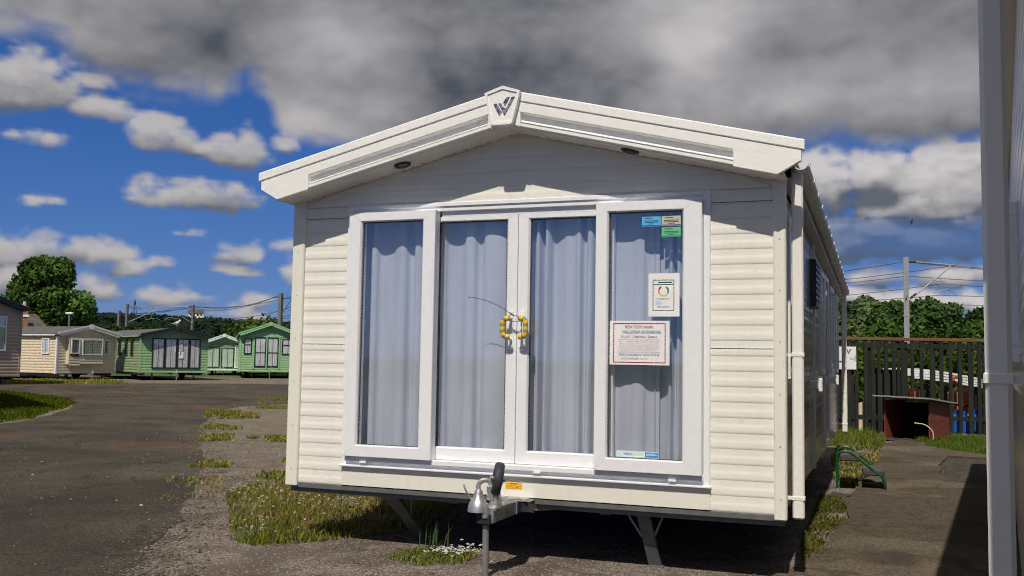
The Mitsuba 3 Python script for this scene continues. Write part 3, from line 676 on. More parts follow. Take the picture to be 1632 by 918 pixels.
# wooded ridge: crowns as clumps of large leaf faces
r = np.random.default_rng(77)
n = 5200
az = r.uniform(-62, 14, n); rg = 600 + 560 * r.random(n) ** .7
zz = hill_z(az, rg)
cc = np.stack([rg * np.sin(np.radians(az)), rg * np.cos(np.radians(az)), zz + 2.0], 1)
rad = r.uniform(3.2, 6.5, n)
K = 20
d = r.normal(size=(n, K, 3)); d[..., 2] = np.abs(d[..., 2]); d /= np.linalg.norm(d, axis=2, keepdims=True)
pt = cc[:, None] + d * rad[:, None, None] * [1, 1, .95]
tone = np.array([.022, .042, .026]) * (1 + .28 * r.normal(size=(n, 1))).clip(.45, 1.8)
col = np.repeat(tone, K, 0) * (1 + .15 * r.normal(size=(n * K, 1))).clip(.5, 1.6)
v, f, c = leaf_quads(pt.reshape(-1, 3), (d + .4 * r.normal(size=d.shape)).reshape(-1, 3), np.repeat(rad * .75, K), col, r)
stuff('woodland', 'dark wooded ridge along the horizon', 'woodland', (v, f), 'foliage', c)
# ------------------------------------------------------------------ the white static caravan
PROFILE = [(y * .62, z) for y, z in [(.000, .0004), (-.0022, .0035), (-.0042, .010), (-.0050, .018), (-.0052, .034), (-.0046, .044), (-.0014, .056), (-.0003, .064), (0, .080), (-.0001, .0975), (.0002, .0992)]]   # (y, z) of one cladding board, lip at the bottom


def board(x0, x1, z, pitch=.0995, prof=PROFILE, zmax=None):
    s = pitch / .0995
    ring = [(y, z + q * s) for y, q in prof] + [(.012, z + .0985 * s), (.012, z)]
    if zmax is not None: ring = [(y, min(q, zmax)) for y, q in ring]
    return prism(ring, 'x', x0, x1)


def side_board(y0, y1, z, x, sgn=1, pitch=.0995, zmax=None):
    """Board of a side wall at x, facing sgn * x."""
    m = board(0, y1 - y0, z, pitch, zmax=zmax); v = m.vertices.copy()
    v = np.c_[x - sgn * v[:, 1], y0 + v[:, 0], v[:, 2]]
    return trimesh.Trimesh(v, m.faces, process=False)


C = thing('static_caravan', 'cream static caravan with white gabled bargeboard and curtained glass doors facing the camera', 'caravan')
HW, LEN = 1.83, 8.95
zs = lambda x: 3.018 - .242 * abs(x)            # soffit line
P = .0995
# cladding boards beside the doors: from the bottom to the top of the door casing
z = .453; k = 0
while z < 2.53:
    for x0, x1 in ((-1.738, -1.360), (1.360, 1.760)):
        part(C, 'cladding_board', board(x0, x1, z + .0002, P - .0003, zmax=2.536), 'cream_cladding', 35)
    z += P
while z < 2.99:                                   # gable boards, clipped by the soffit
    b = [(x, q) for x, q in ((-1.76, z), (1.76, z))]
    xm = min(1.755, (3.010 - z) / .242)
    xt = min(1.755, max(.02, (3.010 - z - P) / .242))
    m = board(-1, 1, z + .0002, P - .0003); v = m.vertices.copy()
    t = (v[:, 2] - z) / P; v[:, 0] *= xm * (1 - t) + xt * t
    part(C, 'cladding_board', trimesh.Trimesh(v, m.faces, process=False), 'cream_cladding', 35)
    z += P
for x0, x1 in ((-1.738, -1.360), (1.360, 1.760)):
    for zj in (1.497, 2.455):
        part(C, 'joint_strip', box(x0, x1, -.0040, .004, zj - .0015, zj + .0025), 'dark_gap')
part(C, 'lower_panel', box(-1.360, 1.360, -.013, .01, .455, .597, .002), 'cream_trim')
part(C, 'corner_trim', box(-1.842, -1.738, -.028, .06, .425, 2.60, .008), 'cream_trim', label='left corner trim')
part(C, 'corner_trim', box(1.760, 1.838, -.028, .06, .420, 2.585, .008), 'cream_trim', label='right corner trim')
part(C, 'skirt_rail', [box(-1.80, 1.80, -.004, .03, .412, .452, .004), box(-1.82, 1.82, .03, .10, .38, .43)], 'steel_dark')
sc_ = [lathe([(0, 0), (.005, 0), (.004, .0025), (0, .003)], 8, (x, -.028, q), (0, -1, 0)) for x in (-1.79, 1.80) for q in np.arange(.55, 2.5, .33)]
part(C, 'trim_screws', sc_, 'steel_pole', stuff=True)
# shell: walls behind the cladding, floor, ceiling
part(C, 'front_wall', [box(-1.82, -1.33, .012, .06, .45, 2.56), box(1.33, 1.82, .012, .06, .45, 2.56), prism([(-1.82, 2.545), (1.82, 2.545), (1.82, zs(1.82)), (0, zs(0)), (-1.82, zs(1.82))], 'y', .012, .06), box(-1.33, 1.33, .012, .06, .45, .60)], 'cream_trim')
part(C, 'floor', box(-1.79, 1.79, .06, LEN, .45, .56), 'room_grey')
part(C, 'ceiling', box(-1.79, 1.79, .06, LEN - .1, 2.50, 2.54), 'room_grey')
part(C, 'inner_wall', [box(-1.79, -1.75, .06, LEN, .56, 2.50), box(1.75, 1.79, .06, LEN, .56, 2.50), box(-1.75, 1.75, 4.2, 4.26, .56, 2.50)], 'room_grey')
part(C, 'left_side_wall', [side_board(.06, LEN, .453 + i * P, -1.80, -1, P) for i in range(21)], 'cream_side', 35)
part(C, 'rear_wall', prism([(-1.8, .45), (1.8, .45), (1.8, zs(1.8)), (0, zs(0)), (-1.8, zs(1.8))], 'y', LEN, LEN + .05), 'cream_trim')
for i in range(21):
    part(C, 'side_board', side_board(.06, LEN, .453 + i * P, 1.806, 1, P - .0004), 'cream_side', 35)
# ---- door and window set
W = 'white_plastic'
part(C, 'door_casing', [box(-1.360, -1.316, -.026, .03, .60, 2.537, .004), box(1.316, 1.360, -.026, .03, .60, 2.537, .004), box(-1.360, 1.360, -.022, .02, 2.505, 2.540, .006), box(-1.316, 1.316, -.010, .03, 2.474, 2.506, .003)], W)
part(C, 'door_sill', [box(-1.318, 1.318, -.050, .03, .640, .675, .003), box(-1.345, 1.345, -.012, .03, .610, .641), box(-1.366, 1.366, -.050, .03, .596, .611, .004)], W)
for x in (-1.16, .19, 1.12):
    part(C, 'drain_cover', box(x - .026, x + .026, -.066, -.048, .626, .642, .004), W)
part(C, 'door_head', box(-.60, .60, .016, .06, 2.437, 2.475, .002), W)


def curtain(x0, x1, z0, z1, yc, amp, seed, folds=7, nx=150):
    rr = np.random.default_rng(seed)
    s = np.linspace(0, 1, nx); ph = rr.uniform(0, 6.28, 4); fr = folds * rr.uniform(.7, 1.5, 4); am = rr.uniform(.4, 1, 4)
    w = s + .06 * np.sin(2 * np.pi * s * 1.7 + ph[0])
    y = sum(a * np.sin(2 * np.pi * f * w + p) for a, f, p in zip(am, fr, ph)) / am.sum()
    y = np.sign(y) * np.abs(y) ** .62
    zz = np.linspace(z0, z1, 14); X, Y, Z = [], [], []
    for q in zz:
        t = (q - z0) / (z1 - z0)
        sway = .012 * np.sin(3 * s * np.pi + ph[1]) * (1 - t) + .02 * (1 - t) * np.sin(2 * np.pi * fr[2] * .5 * s + ph[3])
        X.append(x0 + (x1 - x0) * s + sway * .6); Y.append(yc - amp * y * (1.15 - .35 * t) + sway); Z.append(np.full(nx, q))
    v = np.stack([np.array(X), np.array(Y), np.array(Z)], -1).reshape(-1, 3)
    i = np.arange(len(v)).reshape(14, nx)
    return tm(v, np.stack([i[:-1, :-1], i[:-1, 1:], i[1:, 1:], i[1:, :-1]], -1).reshape(-1, 4))


for sg, x0, x1 in ((-1, -1.316, -.606), (1, .596, 1.314)):
    k = uniq(C + '__side_window')
    for m in mitred(x0, x1, .677, 2.476, .106 if sg < 0 else .088, .104 if sg < 0 else .128, .086, .068, -.082, .0):
        part(k, 'frame', m, W)
    a, b = (-1.225, -.695) if sg < 0 else (.672, 1.20)
    part(k, 'glass_pane', pane(a, b, .75, 2.42, -.045), 'glass')
    part(k, 'gasket', [box(a + .012, a + .021, -.05, -.04, .76, 2.41), box(b - .014, b - .005, -.05, -.04, .76, 2.41), box(a + .013, b - .006, -.05, -.04, 2.400, 2.409), box(a + .013, b - .006, -.05, -.04, .762, .768)], 'gasket_grey')
for sg, x0, x1 in ((-1, -.70, -.002), (1, .002, .70)):
    k = uniq(C + '__door')
    wl, wr = (.062, .084) if sg < 0 else (.086, .112)
    for m in mitred(x0, x1, .678, 2.436, wl, wr, .092, .036, .014, .065):
        part(k, 'frame', m, W)
    part(k, 'glass_pane', pane(x0 + wl - .008, x1 - wr + .008, .762, 2.405, .040), 'glass')
    a, b = x0 + wl, x1 - wr
    part(k, 'gasket', [box(a - .001, a + .008, .036, .044, .77, 2.40), box(b - .008, b + .001, .036, .044, .77, 2.40), box(a, b, .036, .044, 2.391, 2.40)], 'gasket_grey')
    hx = -.040 if sg < 0 else .046
    k2 = part(k, 'handle', [box(hx - .017, hx + .017, .004, .0145, 1.475, 1.745, .006), tube(arcpath([(hx, .01, 1.70), (hx, -.035, 1.695), (hx + sg * .03, -.062, 1.672), (hx + sg * .034, -.066, 1.62), (hx + sg * .03, -.062, 1.57), (hx, -.035, 1.548), (hx, .01, 1.545)], 30), .010, 8), lathe([(0, -.02), (.012, -.018), (.015, 0), (.012, .018), (0, .02)], 10, (hx, -.004, 1.490), (1, 0, 0))], W, 30)
# curtains
for x0, x1, yc, amp, sd, fo in ((-1.275, -.70, .095, .052, 5, 3.0), (-.635, -.06, .125, .058, 12, 3.6), (.055, .60, .125, .058, 23, 4.2), (.655, 1.00, .080, .022, 31, 1.6), (.965, 1.24, .105, .045, 44, 3.4)):
    part(C, 'curtain', curtain(x0, x1, .60, 2.50, yc, amp, sd, fo), 'curtain_cloth', True)
part(C, 'curtain_rail', box(-1.25, 1.25, .105, .13, 2.47, 2.495), W)

# ---- bargeboards: a stepped moulding swept along each slope
def swept(ring, xa, xb, shear=0.0, slope=-.242):
    """ring of (y, t): t is height relative to the soffit-bottom line at each end"""
    f = lambda x: [(x + shear * t, y, 3.018 + slope * abs(x + shear * t) + t) for y, t in ring]
    return loft(f(xa), f(xb))


for sg in (-1, 1):
    k = uniq(C + '__bargeboard')
    S = lambda a, b: (sg * a, sg * b)
    F = -.300
    # upper band, groove, main band
    part(k, 'upper_band', swept([(F - .004, .171), (F - .007, .176), (F - .007, .228), (F, .236), (F + .05, .238), (F + .05, .171)], *S(.10, 1.975)), 'fascia_white', 25)
    part(k, 'main_band', swept([(F, .100), (F, .163), (F + .008, .170), (F + .05, .170), (F + .05, .100)], *S(.10, 1.955)), 'fascia_white', 25)
    # sloped end block below
    e = [(1.955, 2.545 + .103 + .0), (1.818, 2.582), (1.545, 2.647), (1.545, 2.745), (1.955, 2.645)]
    e = [(1.955, 3.018 - .242 * 1.955 + .1015), (1.962, 3.018 - .242 * 1.962 + .17), (1.818, 2.579), (1.545, 2.645), (1.540, 3.018 - .242 * 1.54 + .0995)]
    e = [(1.5458, 3.018 - .242 * 1.5458 + .104), (1.546, 2.634), (1.812, 2.570), (1.955, 3.018 - .242 * 1.955 + .104)]
    part(k, 'end_block', prism([(sg * a, b) for a, b in e], 'y', F + .0005, F + .05), 'fascia_white')
    # recessed double moulding
    part(k, 'lower_moulding', [swept([(F + .001, .0985), (F + .040, .090), (F + .047, .052), (F + .010, .033), (F + .044, .0290), (F + .006, .0225), (F + .006, .002), (F + .05, 0), (F + .05, .0985)], *S(.1182, 1.5455), 0)], 'fascia_white')
    part(k, 'inner_block', swept([(F + .0005, .0), (F + .0005, .0985), (F + .05, .0985), (F + .05, 0)], *S(.082, .117)), 'fascia_white')
    # soffit boards between the bargeboard and the wall
    xs_ = np.linspace(0.0, 1.812, 8)
    for a, b in zip(xs_[:-1], xs_[1:]):
        part(C, 'soffit_panel', loft([(sg * x, y, 3.014 - .242 * x + t) for x, y, t in ((a + .001, F + .05, 0), (a + .001, .012, 0), (a + .001, .012, .014), (a + .001, F + .05, .014))], [(sg * x, y, 3.014 - .242 * x + t) for x, y, t in ((b - .001, F + .05, 0), (b - .001, .012, 0), (b - .001, .012, .014), (b - .001, F + .05, .014))]), 'soffit_white')
    vent = [box(sg * x - .006, sg * x + .006, -.022, -.014, zs(x) - .0065, zs(x) - .003) for x in np.arange(.06, 1.78, .085)]
    part(C, 'soffit_vents', vent, 'dark_gap', stuff=True)
    part(C, 'eave_return', prism([(sg * 1.8135, 2.572), (sg * 1.845, 2.5685), (sg * 1.845, 2.60), (sg * 1.8135, 2.60)], 'y', F + .055, .03), 'soffit_white')
    q = uniq(C + '__soffit_light')
    R = trimesh.transformations.rotation_matrix(sg * math.atan(.242), [0, 1, 0])
    lx = .848
    ring = lathe([(.034, 0), (.044, -.010), (.056, -.014), (.062, -.008), (.063, .0), (.034, .0)], 28); ring.apply_transform(R); ring.apply_translation([sg * lx, -.15, zs(lx) - .005])
    lens = lathe([(0, -.004), (.034, -.004), (.034, 0), (0, 0)], 24); lens.apply_transform(R); lens.apply_translation([sg * lx, -.15, zs(lx) - .0065])
    part(q, 'bezel', ring, 'lamp_black', 40); part(q, 'lens', lens, 'lens_grey')
# keystone emblem with the maker's mark
k = uniq(C + '__keystone')
out = [(-.133, 3.226), (-.081, 3.007), (-.070, 2.998), (.062, 2.998), (.073, 3.007), (.127, 3.226), (0, 3.268)]
inn = [(-.112, 3.214), (-.074, 3.016), (.066, 3.016), (.106, 3.214), (-.001, 3.246)]
part(k, 'plate', prism(out, 'y', -.333, F + .03), 'fascia_white')
part(k, 'rim', [prism(Polygon(out).buffer(.0).difference(Polygon(inn)), 'y', -.342, -.3335)], 'fascia_white')
MARK = [[(-.0682, 3.1479), (-.0433, 3.149), (-.0037, 3.0882), (-.0226, 3.0618)], [(-.0315, 3.1476), (-.0089, 3.1492), (.0047, 3.1208), (.0183, 3.1112), (.0295, 3.1134), (.065, 3.186), (.0896, 3.1861), (.0161, 3.0611)], [(.0273, 3.1857), (.0515, 3.1871), (.0181, 3.1262), (.0041, 3.1495)]]
for s in MARK: part(k, 'mark', prism(s, 'y', -.3375, -.3328), 'emblem_metal')
# ---- roof and gutters
def fall(m):
    v = m.vertices.copy(); v[:, 2] -= .020 * np.maximum(v[:, 1], 0)          # gutters fall towards the rear
    return trimesh.Trimesh(v, m.faces, process=False)


for sg in (-1, 1):
    ring = [(0, 3.018 + .165), (sg * 1.90, 3.018 - .242 * 1.90 + .165), (sg * 1.90, 3.018 - .242 * 1.90 + .11), (0, 3.018 + .11)]
    part(C, 'roof_slope', prism(ring, 'y', F + .05, LEN + .12), 'roof_dark')
    part(C, 'eave_board', fall(box(sg * 1.80, sg * 1.885, .062, LEN + .1, 2.600, 2.614)), 'soffit_white')
    part(C, 'eave_fascia', fall(box(sg * 1.866, sg * 1.884, .062, LEN + .1, 2.615, 2.72)), 'soffit_white')
    gx_ = sg * 1.932
    ang = np.linspace(np.pi, 2 * np.pi, 10)
    o = np.c_[.048 * np.cos(ang), .048 * np.sin(ang)]; i = np.c_[.042 * np.cos(ang), .042 * np.sin(ang)][::-1]
    gut = fall(prism([(gx_ + a, 2.690 + b) for a, b in np.vstack([o, i])], 'y', -.02, LEN + .12))
    part(C, 'gutter', gut, 'pipe_white', 30)
    o = np.c_[.057 * np.cos(ang), .057 * np.sin(ang)]; i = np.c_[.049 * np.cos(ang), .049 * np.sin(ang)][::-1]
    for y in np.arange(.0, LEN, .52):
        part(C, 'gutter_bracket', [fall(prism([(gx_ + a, 2.692 + b) for a, b in np.vstack([o, i])], 'y', y, y + .035))], 'pipe_white', 30)


def downpipe(parent, x, y, z0, z1, clips, sg=1, w=.072, dpt=.060, wallx=None, m='pipe_white', rnd=.010):
    k = uniq(parent + '__downpipe')
    part(k, 'pipe', box(x - w / 2, x + w / 2, y - dpt / 2, y + dpt / 2, z0, z1, rnd), m, 25)
    for zc in clips:
        part(k, 'clip', [box(x - w / 2 - .004, x + w / 2 + .004, y - dpt / 2 - .004, y + dpt / 2 + .004, zc - .013, zc + .013, .003), box(min(x, wallx), max(x, wallx), y - .012, y + .012, zc - .010, zc + .010)], m)
    return k


downpipe(C, 1.902, .085, .425, 2.655, (1.462, .555), wallx=1.806)
downpipe(C, 1.902, LEN - .12, .43, 2.49, (1.462, .55), wallx=1.806)
# ---- long side: windows, door, vent cowl, meter boxes
def side_window(kind, y0, y1, z0, z1):
    k = uniq(C + '__' + kind)
    X = 1.83
    part(k, 'frame', [box(1.80, X + .004, y0, y1, z0, z0 + .06, .004), box(1.80, X + .004, y0, y1, z1 - .06, z1, .004), box(1.80, X + .004, y0, y0 + .06, z0 + .06, z1 - .06, .004), box(1.80, X + .004, y1 - .06, y1, z0 + .06, z1 - .06, .004)], W)
    part(k, 'glass_pane', tm([[1.8215, y0 + .05, z0 + .05], [1.8215, y1 - .05, z0 + .05], [1.8215, y1 - .05, z1 - .05], [1.8215, y0 + .05, z1 - .05]], [[0, 1, 2, 3]]), 'glass')
    part(k, 'curtain', tm([[1.8165, y0 + .05, z0 + .05], [1.8165, y1 - .05, z0 + .05], [1.8165, y1 - .05, z1 - .05], [1.8165, y0 + .05, z1 - .05]], [[0, 1, 2, 3]]), 'curtain_dim')
    return k


side_window('window', .35, 1.15, 1.30, 2.40)
side_window('window', 4.2, 4.8, 1.30, 2.40)
k = side_window('side_door', 4.95, 5.75, .50, 2.42)
side_window('window', 6.3, 7.2, 1.30, 2.40)
side_window('window', 7.8, 8.5, 1.30, 2.40)
part(C, 'cover_strip', [box(1.815, 1.838, 2.95, 2.99, .46, 2.56), ], 'cream_trim')
k = uniq(C + '__flue_cowl')
part(k, 'housing', box(1.80, 1.862, 2.75, 3.25, 1.93, 2.36, .01), 'lamp_black')
for zq in np.arange(1.98, 2.34, .055): part(k, 'louvre', box(1.862, 1.870, 2.78, 3.22, zq, zq + .02, .002), 'steel_dark')
for y in (2.35, 5.9):
    part(C, 'hook_up_box', [box(1.82, 1.90, y, y + .16, 1.19, 1.27, .01), box(1.895, 1.93, y + .02, y + .06, 1.17, 1.29, .008)], W)
# ---- chassis, steadies, drawbar
part(C, 'chassis', [box(-.62, -.54, .28, LEN, .33, .45), box(.54, .62, .28, LEN, .33, .45), box(-1.78, 1.78, .9, .98, .38, .45), box(-1.78, 1.78, 4.4, 4.48, .38, .45), box(-1.78, 1.78, 8.2, 8.28, .38, .45)], 'steel_dark')
for sg in (-1, 1):
    k = uniq(C + '__wheel')
    part(k, 'tyre', lathe([(.17, -.08), (.29, -.085), (.315, -.06), (.315, .06), (.29, .085), (.17, .08)], 26, (sg * 1.2, 5.2, .315), (1, 0, 0)), 'rubber', 30)
    part(k, 'rim', lathe([(0, -.03), (.10, -.04), (.17, -.07), (.175, .07), (.10, .02), (0, .02)], 22, (sg * 1.2, 5.2, .315), (sg, 0, 0)), 'steel_pole', 30)
for (tx, ty), (bx_, by_), sg in (((-.905, .12), (-.925, .56), -1), ((.885, .14), (.938, .33), 1)):
    k = uniq(C + '__corner_steady')
    tx2 = tx if sg > 0 else -.93
    top, bot = np.array([tx2 + .0, ty, .40]), np.array([bx_, by_, .0])
    if sg < 0: top = np.array([-1.02, .16, .40]); bot = np.array([-.955, .57, .0])
    t = (bot - top) / np.linalg.norm(bot - top); s = np.cross(t, [0, -1, 0.0]); s /= np.linalg.norm(s); n_ = np.cross(s, t)
    if n_[1] > 0: n_ = -n_
    ring = [s * a + n_ * b for a, b in ((-.042, 0), (-.042, .035), (-.036, .035), (-.036, .005), (.036, .005), (.036, .035), (.042, .035), (.042, 0))]
    ring = [s * a - n_ * b + n_ * .035 for a, b in ((-.042, 0), (-.042, .035), (-.036, .035), (-.036, .005), (.036, .005), (.036, .035), (.042, .035), (.042, 0))]
    part(k, 'leg', [loft([top + q for q in ring], [bot + q for q in ring])], 'steel_dark')
    part(k, 'foot', box(bot[0] - .055, bot[0] + .055, bot[1] - .05, bot[1] + .06, .0, .012, .002), 'steel_dark')
    part(k, 'pivot', [lathe([(0, -.05), (.022, -.05), (.022, .05), (0, .05)], 12, top + [0, -.01, .0], (1, 0, 0)), lathe([(0, 0), (.028, 0), (.028, .02), (.014, .02), (.014, .035), (0, .035)], 6, top + [0, -.03, .0], (0, -1, 0))], 'galvanised')
    mid = top + (bot - top) * .42
    for a in (-1, 1):
        h = top + [a * .15, .03, .018]
        part(k, 'brace', bar(h, mid + s * a * .045 * np.sign(s[0]) + n_ * .02, .015, .005, (0, 1, 0)), 'steel_pole')
        part(k, 'bolt', lathe([(0, -.022), (.012, -.022), (.012, -.008), (.019, -.008), (.019, .0), (.008, .0), (.008, .02), (0, .02)], 10, h, (0, 1, 0)), 'galvanised')
k = uniq(C + '__drawbar')
part(k, 'beam', [bar((.012, -.52, .395), (.012, .5, .395), .095, .085), bar((.10, .0, .41), (.62, .55, .40), .05, .09), bar((-.08, .0, .41), (-.58, .55, .40), .05, .09)], 'galvanised')
part(k, 'bracket', [box(-.12, .16, -.10, .02, .438, .446, .002), box(-.09, .13, -.085, -.01, .447, .455, .002), box(.058, .066, -.10, -.09, .35, .44), prism([(.066, .36), (.066, .44), (.16, .36)], 'y', -.03, -.02)], 'galvanised')
cx, cy = -.012, -.50
part(k, 'coupling_head', [lathe([(0, .085), (.022, .083), (.030, .06), (.036, .03), (.052, .012), (.066, -.02), (.069, -.055), (.060, -.058), (0, -.05)], 22, (cx - .035, cy - .02, .475), (0, 0, 1)),
                          box(cx - .03, cx + .085, cy - .02, cy + .26, .425, .452, .01), lathe([(0, .1), (.034, .1), (.036, .05), (.042, 0), (.042, -.03), (0, -.03)], 16, (cx + .055, cy + .05, .47)), lathe([(0, .03), (.02, .03), (.024, 0), (.024, -.06), (0, -.06)], 10, (cx + .02, cy - .03, .445))], 'cast_alloy', 35)
part(k, 'coupling_handle', [tube(arcpath([(cx - .035, cy, .54), (cx - .045, cy, .585), (cx - .02, cy + .01, .615), (cx + .02, cy + .03, .61), (cx + .03, cy + .04, .56)], 20), [.018] * 4 + [.015] * 16, 8) if False else tube(arcpath([(cx - .035, cy, .54), (cx - .045, cy, .585), (cx - .02, cy + .01, .615), (cx + .02, cy + .03, .61), (cx + .03, cy + .04, .56)], 20), .016, 8)], 'cast_alloy', 40)
part(k, 'brake_lever', tube(arcpath([(cx - .140, cy - .02, .585), (cx - .128, cy - .02, .555), (cx - .100, cy - .01, .505), (cx - .085, cy, .492), (cx - .01, cy + .02, .490)], 24), [.008] * 24 if False else .0065, 8), 'galvanised', 40)
k2 = part(k, 'prop_post', lathe([(0, 0), (.021, 0), (.021, .36), (.024, .361), (.024, .395), (0, .395)], 18, (-.004, -.487, .0)), 'steel_pole', 30)
part(k, 'post_shoe', box(-.05, .045, -.54, -.44, .34, .41, .008), 'machine_dark')
k2 = uniq(k + '__jockey_wheel')
R = trimesh.transformations.rotation_matrix(math.radians(24), [0, 0, 1]) @ trimesh.transformations.rotation_matrix(math.radians(10), [0, 1, 0])
wc = np.array([.052, -.44, .625])
ty_ = lathe([(.062, -.024), (.098, -.030), (.108, -.018), (.110, 0), (.108, .018), (.098, .030), (.062, .024)], 32, (0, 0, 0), (1, 0, 0)); ty_.apply_transform(R); ty_.apply_translation(wc)
add(k2, ty_, 'rubber', 40)
rm = lathe([(0, -.02), (.02, -.028), (.03, -.012), (.062, -.018), (.064, .018), (.03, .012), (.02, .028), (0, .02)], 24, (0, 0, 0), (1, 0, 0)); rm.apply_transform(R); rm.apply_translation(wc)
part(k, 'jockey_hub', rm, 'machine_dark', 30)
ax = R[:3, 0]
part(k, 'jockey_fork', [bar(wc + ax * .040 + [0, 0, .005], wc + ax * .040 + [-.055, -.03, -.115], .006, .048, (0, 1, 0)), bar(wc - ax * .040 + [0, 0, .005], wc - ax * .040 + [-.01, -.03, -.115], .006, .04, (0, 1, 0)), box(.0, .05, -.50, -.455, .49, .585, .006), lathe([(0, -.05), (.012, -.05), (.012, .055), (0, .055)], 10, wc, ax)], 'galvanised')
k = thing('warning_label', 'small yellow label stuck on the cream panel right of the jockey wheel', 'label')
add(k, box(-.055, .070, -.0145, -.0132, .506, .553), 'label_yellow')
part(k, 'print', [box(-.02, .032, -.0151, -.0146, .541, .547)] + [box(-.045, .06 - .015 * (i % 2), -.0151, -.0146, .512 + i * .008, .514 + i * .008) for i in range(3)], 'ink_dark', stuff=True)
# ---- foam guards over the handles, tied with a cable
def arc_c(sg, hx):
    return arcpath([(hx + sg * .000, -.060, 1.690), (hx + sg * .022, -.066, 1.690), (hx + sg * .043, -.068, 1.676), (hx + sg * .050, -.069, 1.650), (hx + sg * .050, -.069, 1.622), (hx + sg * .050, -.069, 1.592), (hx + sg * .042, -.068, 1.572), (hx + sg * .022, -.066, 1.562), (hx + sg * .000, -.060, 1.562)], 64)


for sg, hx in ((-1, -.026), (1, .046)):
    k = thing('handle_guard', f'yellow and grey striped foam guard on the {"left" if sg < 0 else "right"} door handle', 'handle guard')
    path = arc_c(sg, hx); n = len(path)
    s = np.r_[0, np.cumsum(np.linalg.norm(np.diff(path, axis=0), axis=1))]; s /= s[-1]
    cuts = [0, .04, .15, .25, .36, .46, .57, .67, .78, .87, .98, 1.0]
    for j in range(len(cuts) - 1):
        ss = np.linspace(cuts[j], cuts[j + 1], 7)
        pp = np.stack([np.interp(ss, s, path[:, a]) for a in range(3)], 1)
        part(k, 'yellow_band' if j % 2 else 'grey_band', tube(pp, .0190 if j % 2 else .0186, 12), 'foam_yellow' if j % 2 else 'foam_grey', 40)
k = thing('cable_tie', 'thin black cable tie with a loose tail binding the two door handles', 'cable tie')
add(k, [tube(arcpath([(-.285, -.20, 1.832), (-.20, -.165, 1.818), (-.10, -.12, 1.780), (-.01, -.085, 1.722), (.03, -.078, 1.706), (.055, -.07, 1.700)], 30), .0022, 6), tube(arcpath([(.0, -.08, 1.715), (-.03, -.07, 1.700), (-.035, -.055, 1.68), (.0, -.05, 1.668), (.05, -.055, 1.672), (.055, -.07, 1.70)], 24), .0022, 6), bar((-.016, -.09, 1.728), (.012, -.082, 1.706), .012, .009)], 'black_plastic')
# ---- notices and stickers on the right-hand glass (on its inner and outer face)
gy = -.0475
k = thing('sale_notice', 'printed sale notice with a red border taped low on the right window glass', 'notice')
add(k, box(.690, 1.098, gy - .0012, gy, 1.381, 1.674), 'paper')
bx0, bx1, bz0, bz1, t_ = .717, 1.072, 1.394, 1.659, .0062
part(k, 'border', [box(bx0, bx1, gy - .002, gy - .0013, bz0, bz0 + t_), box(bx0, bx1, gy - .002, gy - .0013, bz1 - t_, bz1), box(bx0, bx0 + t_, gy - .002, gy - .0013, bz0 + t_, bz1 - t_), box(bx1 - t_, bx1, gy - .002, gy - .0013, bz0 + t_, bz1 - t_)], 'ink_red')
L = [('NEW 2019 model', .0195, .893, 1.624, .192, 'ink_red', True), ('WILLERBY AVONMORE', .0205, .911, 1.588, .262, 'ink_blue', True), ("35' x 12' - 2 Bedrooms - Sleeps 6", .0155, .893, 1.560, .245, 'ink_dark', True),
     ('Features include: lounge, 3 seat corner L-shaped sofa & storage', .0062, .893, 1.5455, .275, 'ink_red', False), ('footstool, coffee table, electric fire, dining area, feature pendant', .0062, .893, 1.5315, .285, 'ink_dark', False), ('lighting, dining table & 4 chairs, kitchen, wood-effect worktops,', .0062, .893, 1.5175, .27, 'ink_red', False),
     ('oven, under cabinet lighting, integrated fridge freezer & dishwasher,', .0062, .893, 1.5035, .285, 'ink_red', False), ('microwave, gas cooker with ceiling oven. Family shower room,', .0062, .893, 1.4895, .278, 'ink_dark', False), ('main bedroom double bed with lift-up storage, en-suite.', .0062, .893, 1.4755, .25, 'ink_red', False), ('INCLUDES DOUBLE GLAZING, CENTRAL HEATING, GALVANISED CHASSIS', .0062, .893, 1.4615, .285, 'ink_dark', False),
     ('PRICE AVAILABLE AT SALES OFFICE', .0145, .893, 1.4405, .272, 'ink_blue', True)]
for s, h, x, z_, w, m, bo in L:
    part(k, 'lettering', text(s, h, x, gy - .0013, z_, w, .0006, True, bo), m)
part(k, 'lettering', text('STOCK NUMBER:', .0130, .770, gy - .0013, 1.4155, .122, .0006), 'ink_dark')
part(k, 'lettering', text('46078', .0130, .900, gy - .0013, 1.4155, .050, .0006), 'ink_red')
k = thing('energy_certificate', 'white certificate sheet with a coloured dial and green frame on the right glass', 'certificate')
add(k, box(.955, 1.163, gy - .0012, gy, 1.703, 1.990), 'paper')
y1 = gy - .0013
part(k, 'green_frame', [box(.984, 1.128, y1 - .0006, y1, 1.741, 1.746), box(.984, 1.128, y1 - .0006, y1, 1.942, 1.947), box(.984, .989, y1 - .0006, y1, 1.746, 1.942), box(1.123, 1.128, y1 - .0006, y1, 1.746, 1.942), box(.989, 1.123, y1 - .0006, y1, 1.912, 1.918)], 'ink_green')
for a0, a1, m in ((118, 165, 'ink_red'), (165, 205, 'ink_orange'), (205, 285, 'ink_amber'), (285, 340, 'ink_lime'), (340, 422, 'ink_green')):
    an = np.radians(np.linspace(a0, a1, 9)); cc_ = np.array([1.056, 1.871])
    part(k, 'dial', prism(np.vstack([cc_ + .037 * np.c_[np.cos(an), np.sin(an)], (cc_ + .026 * np.c_[np.cos(an), np.sin(an)])[::-1]]), 'y', y1 - .0006, y1), m)
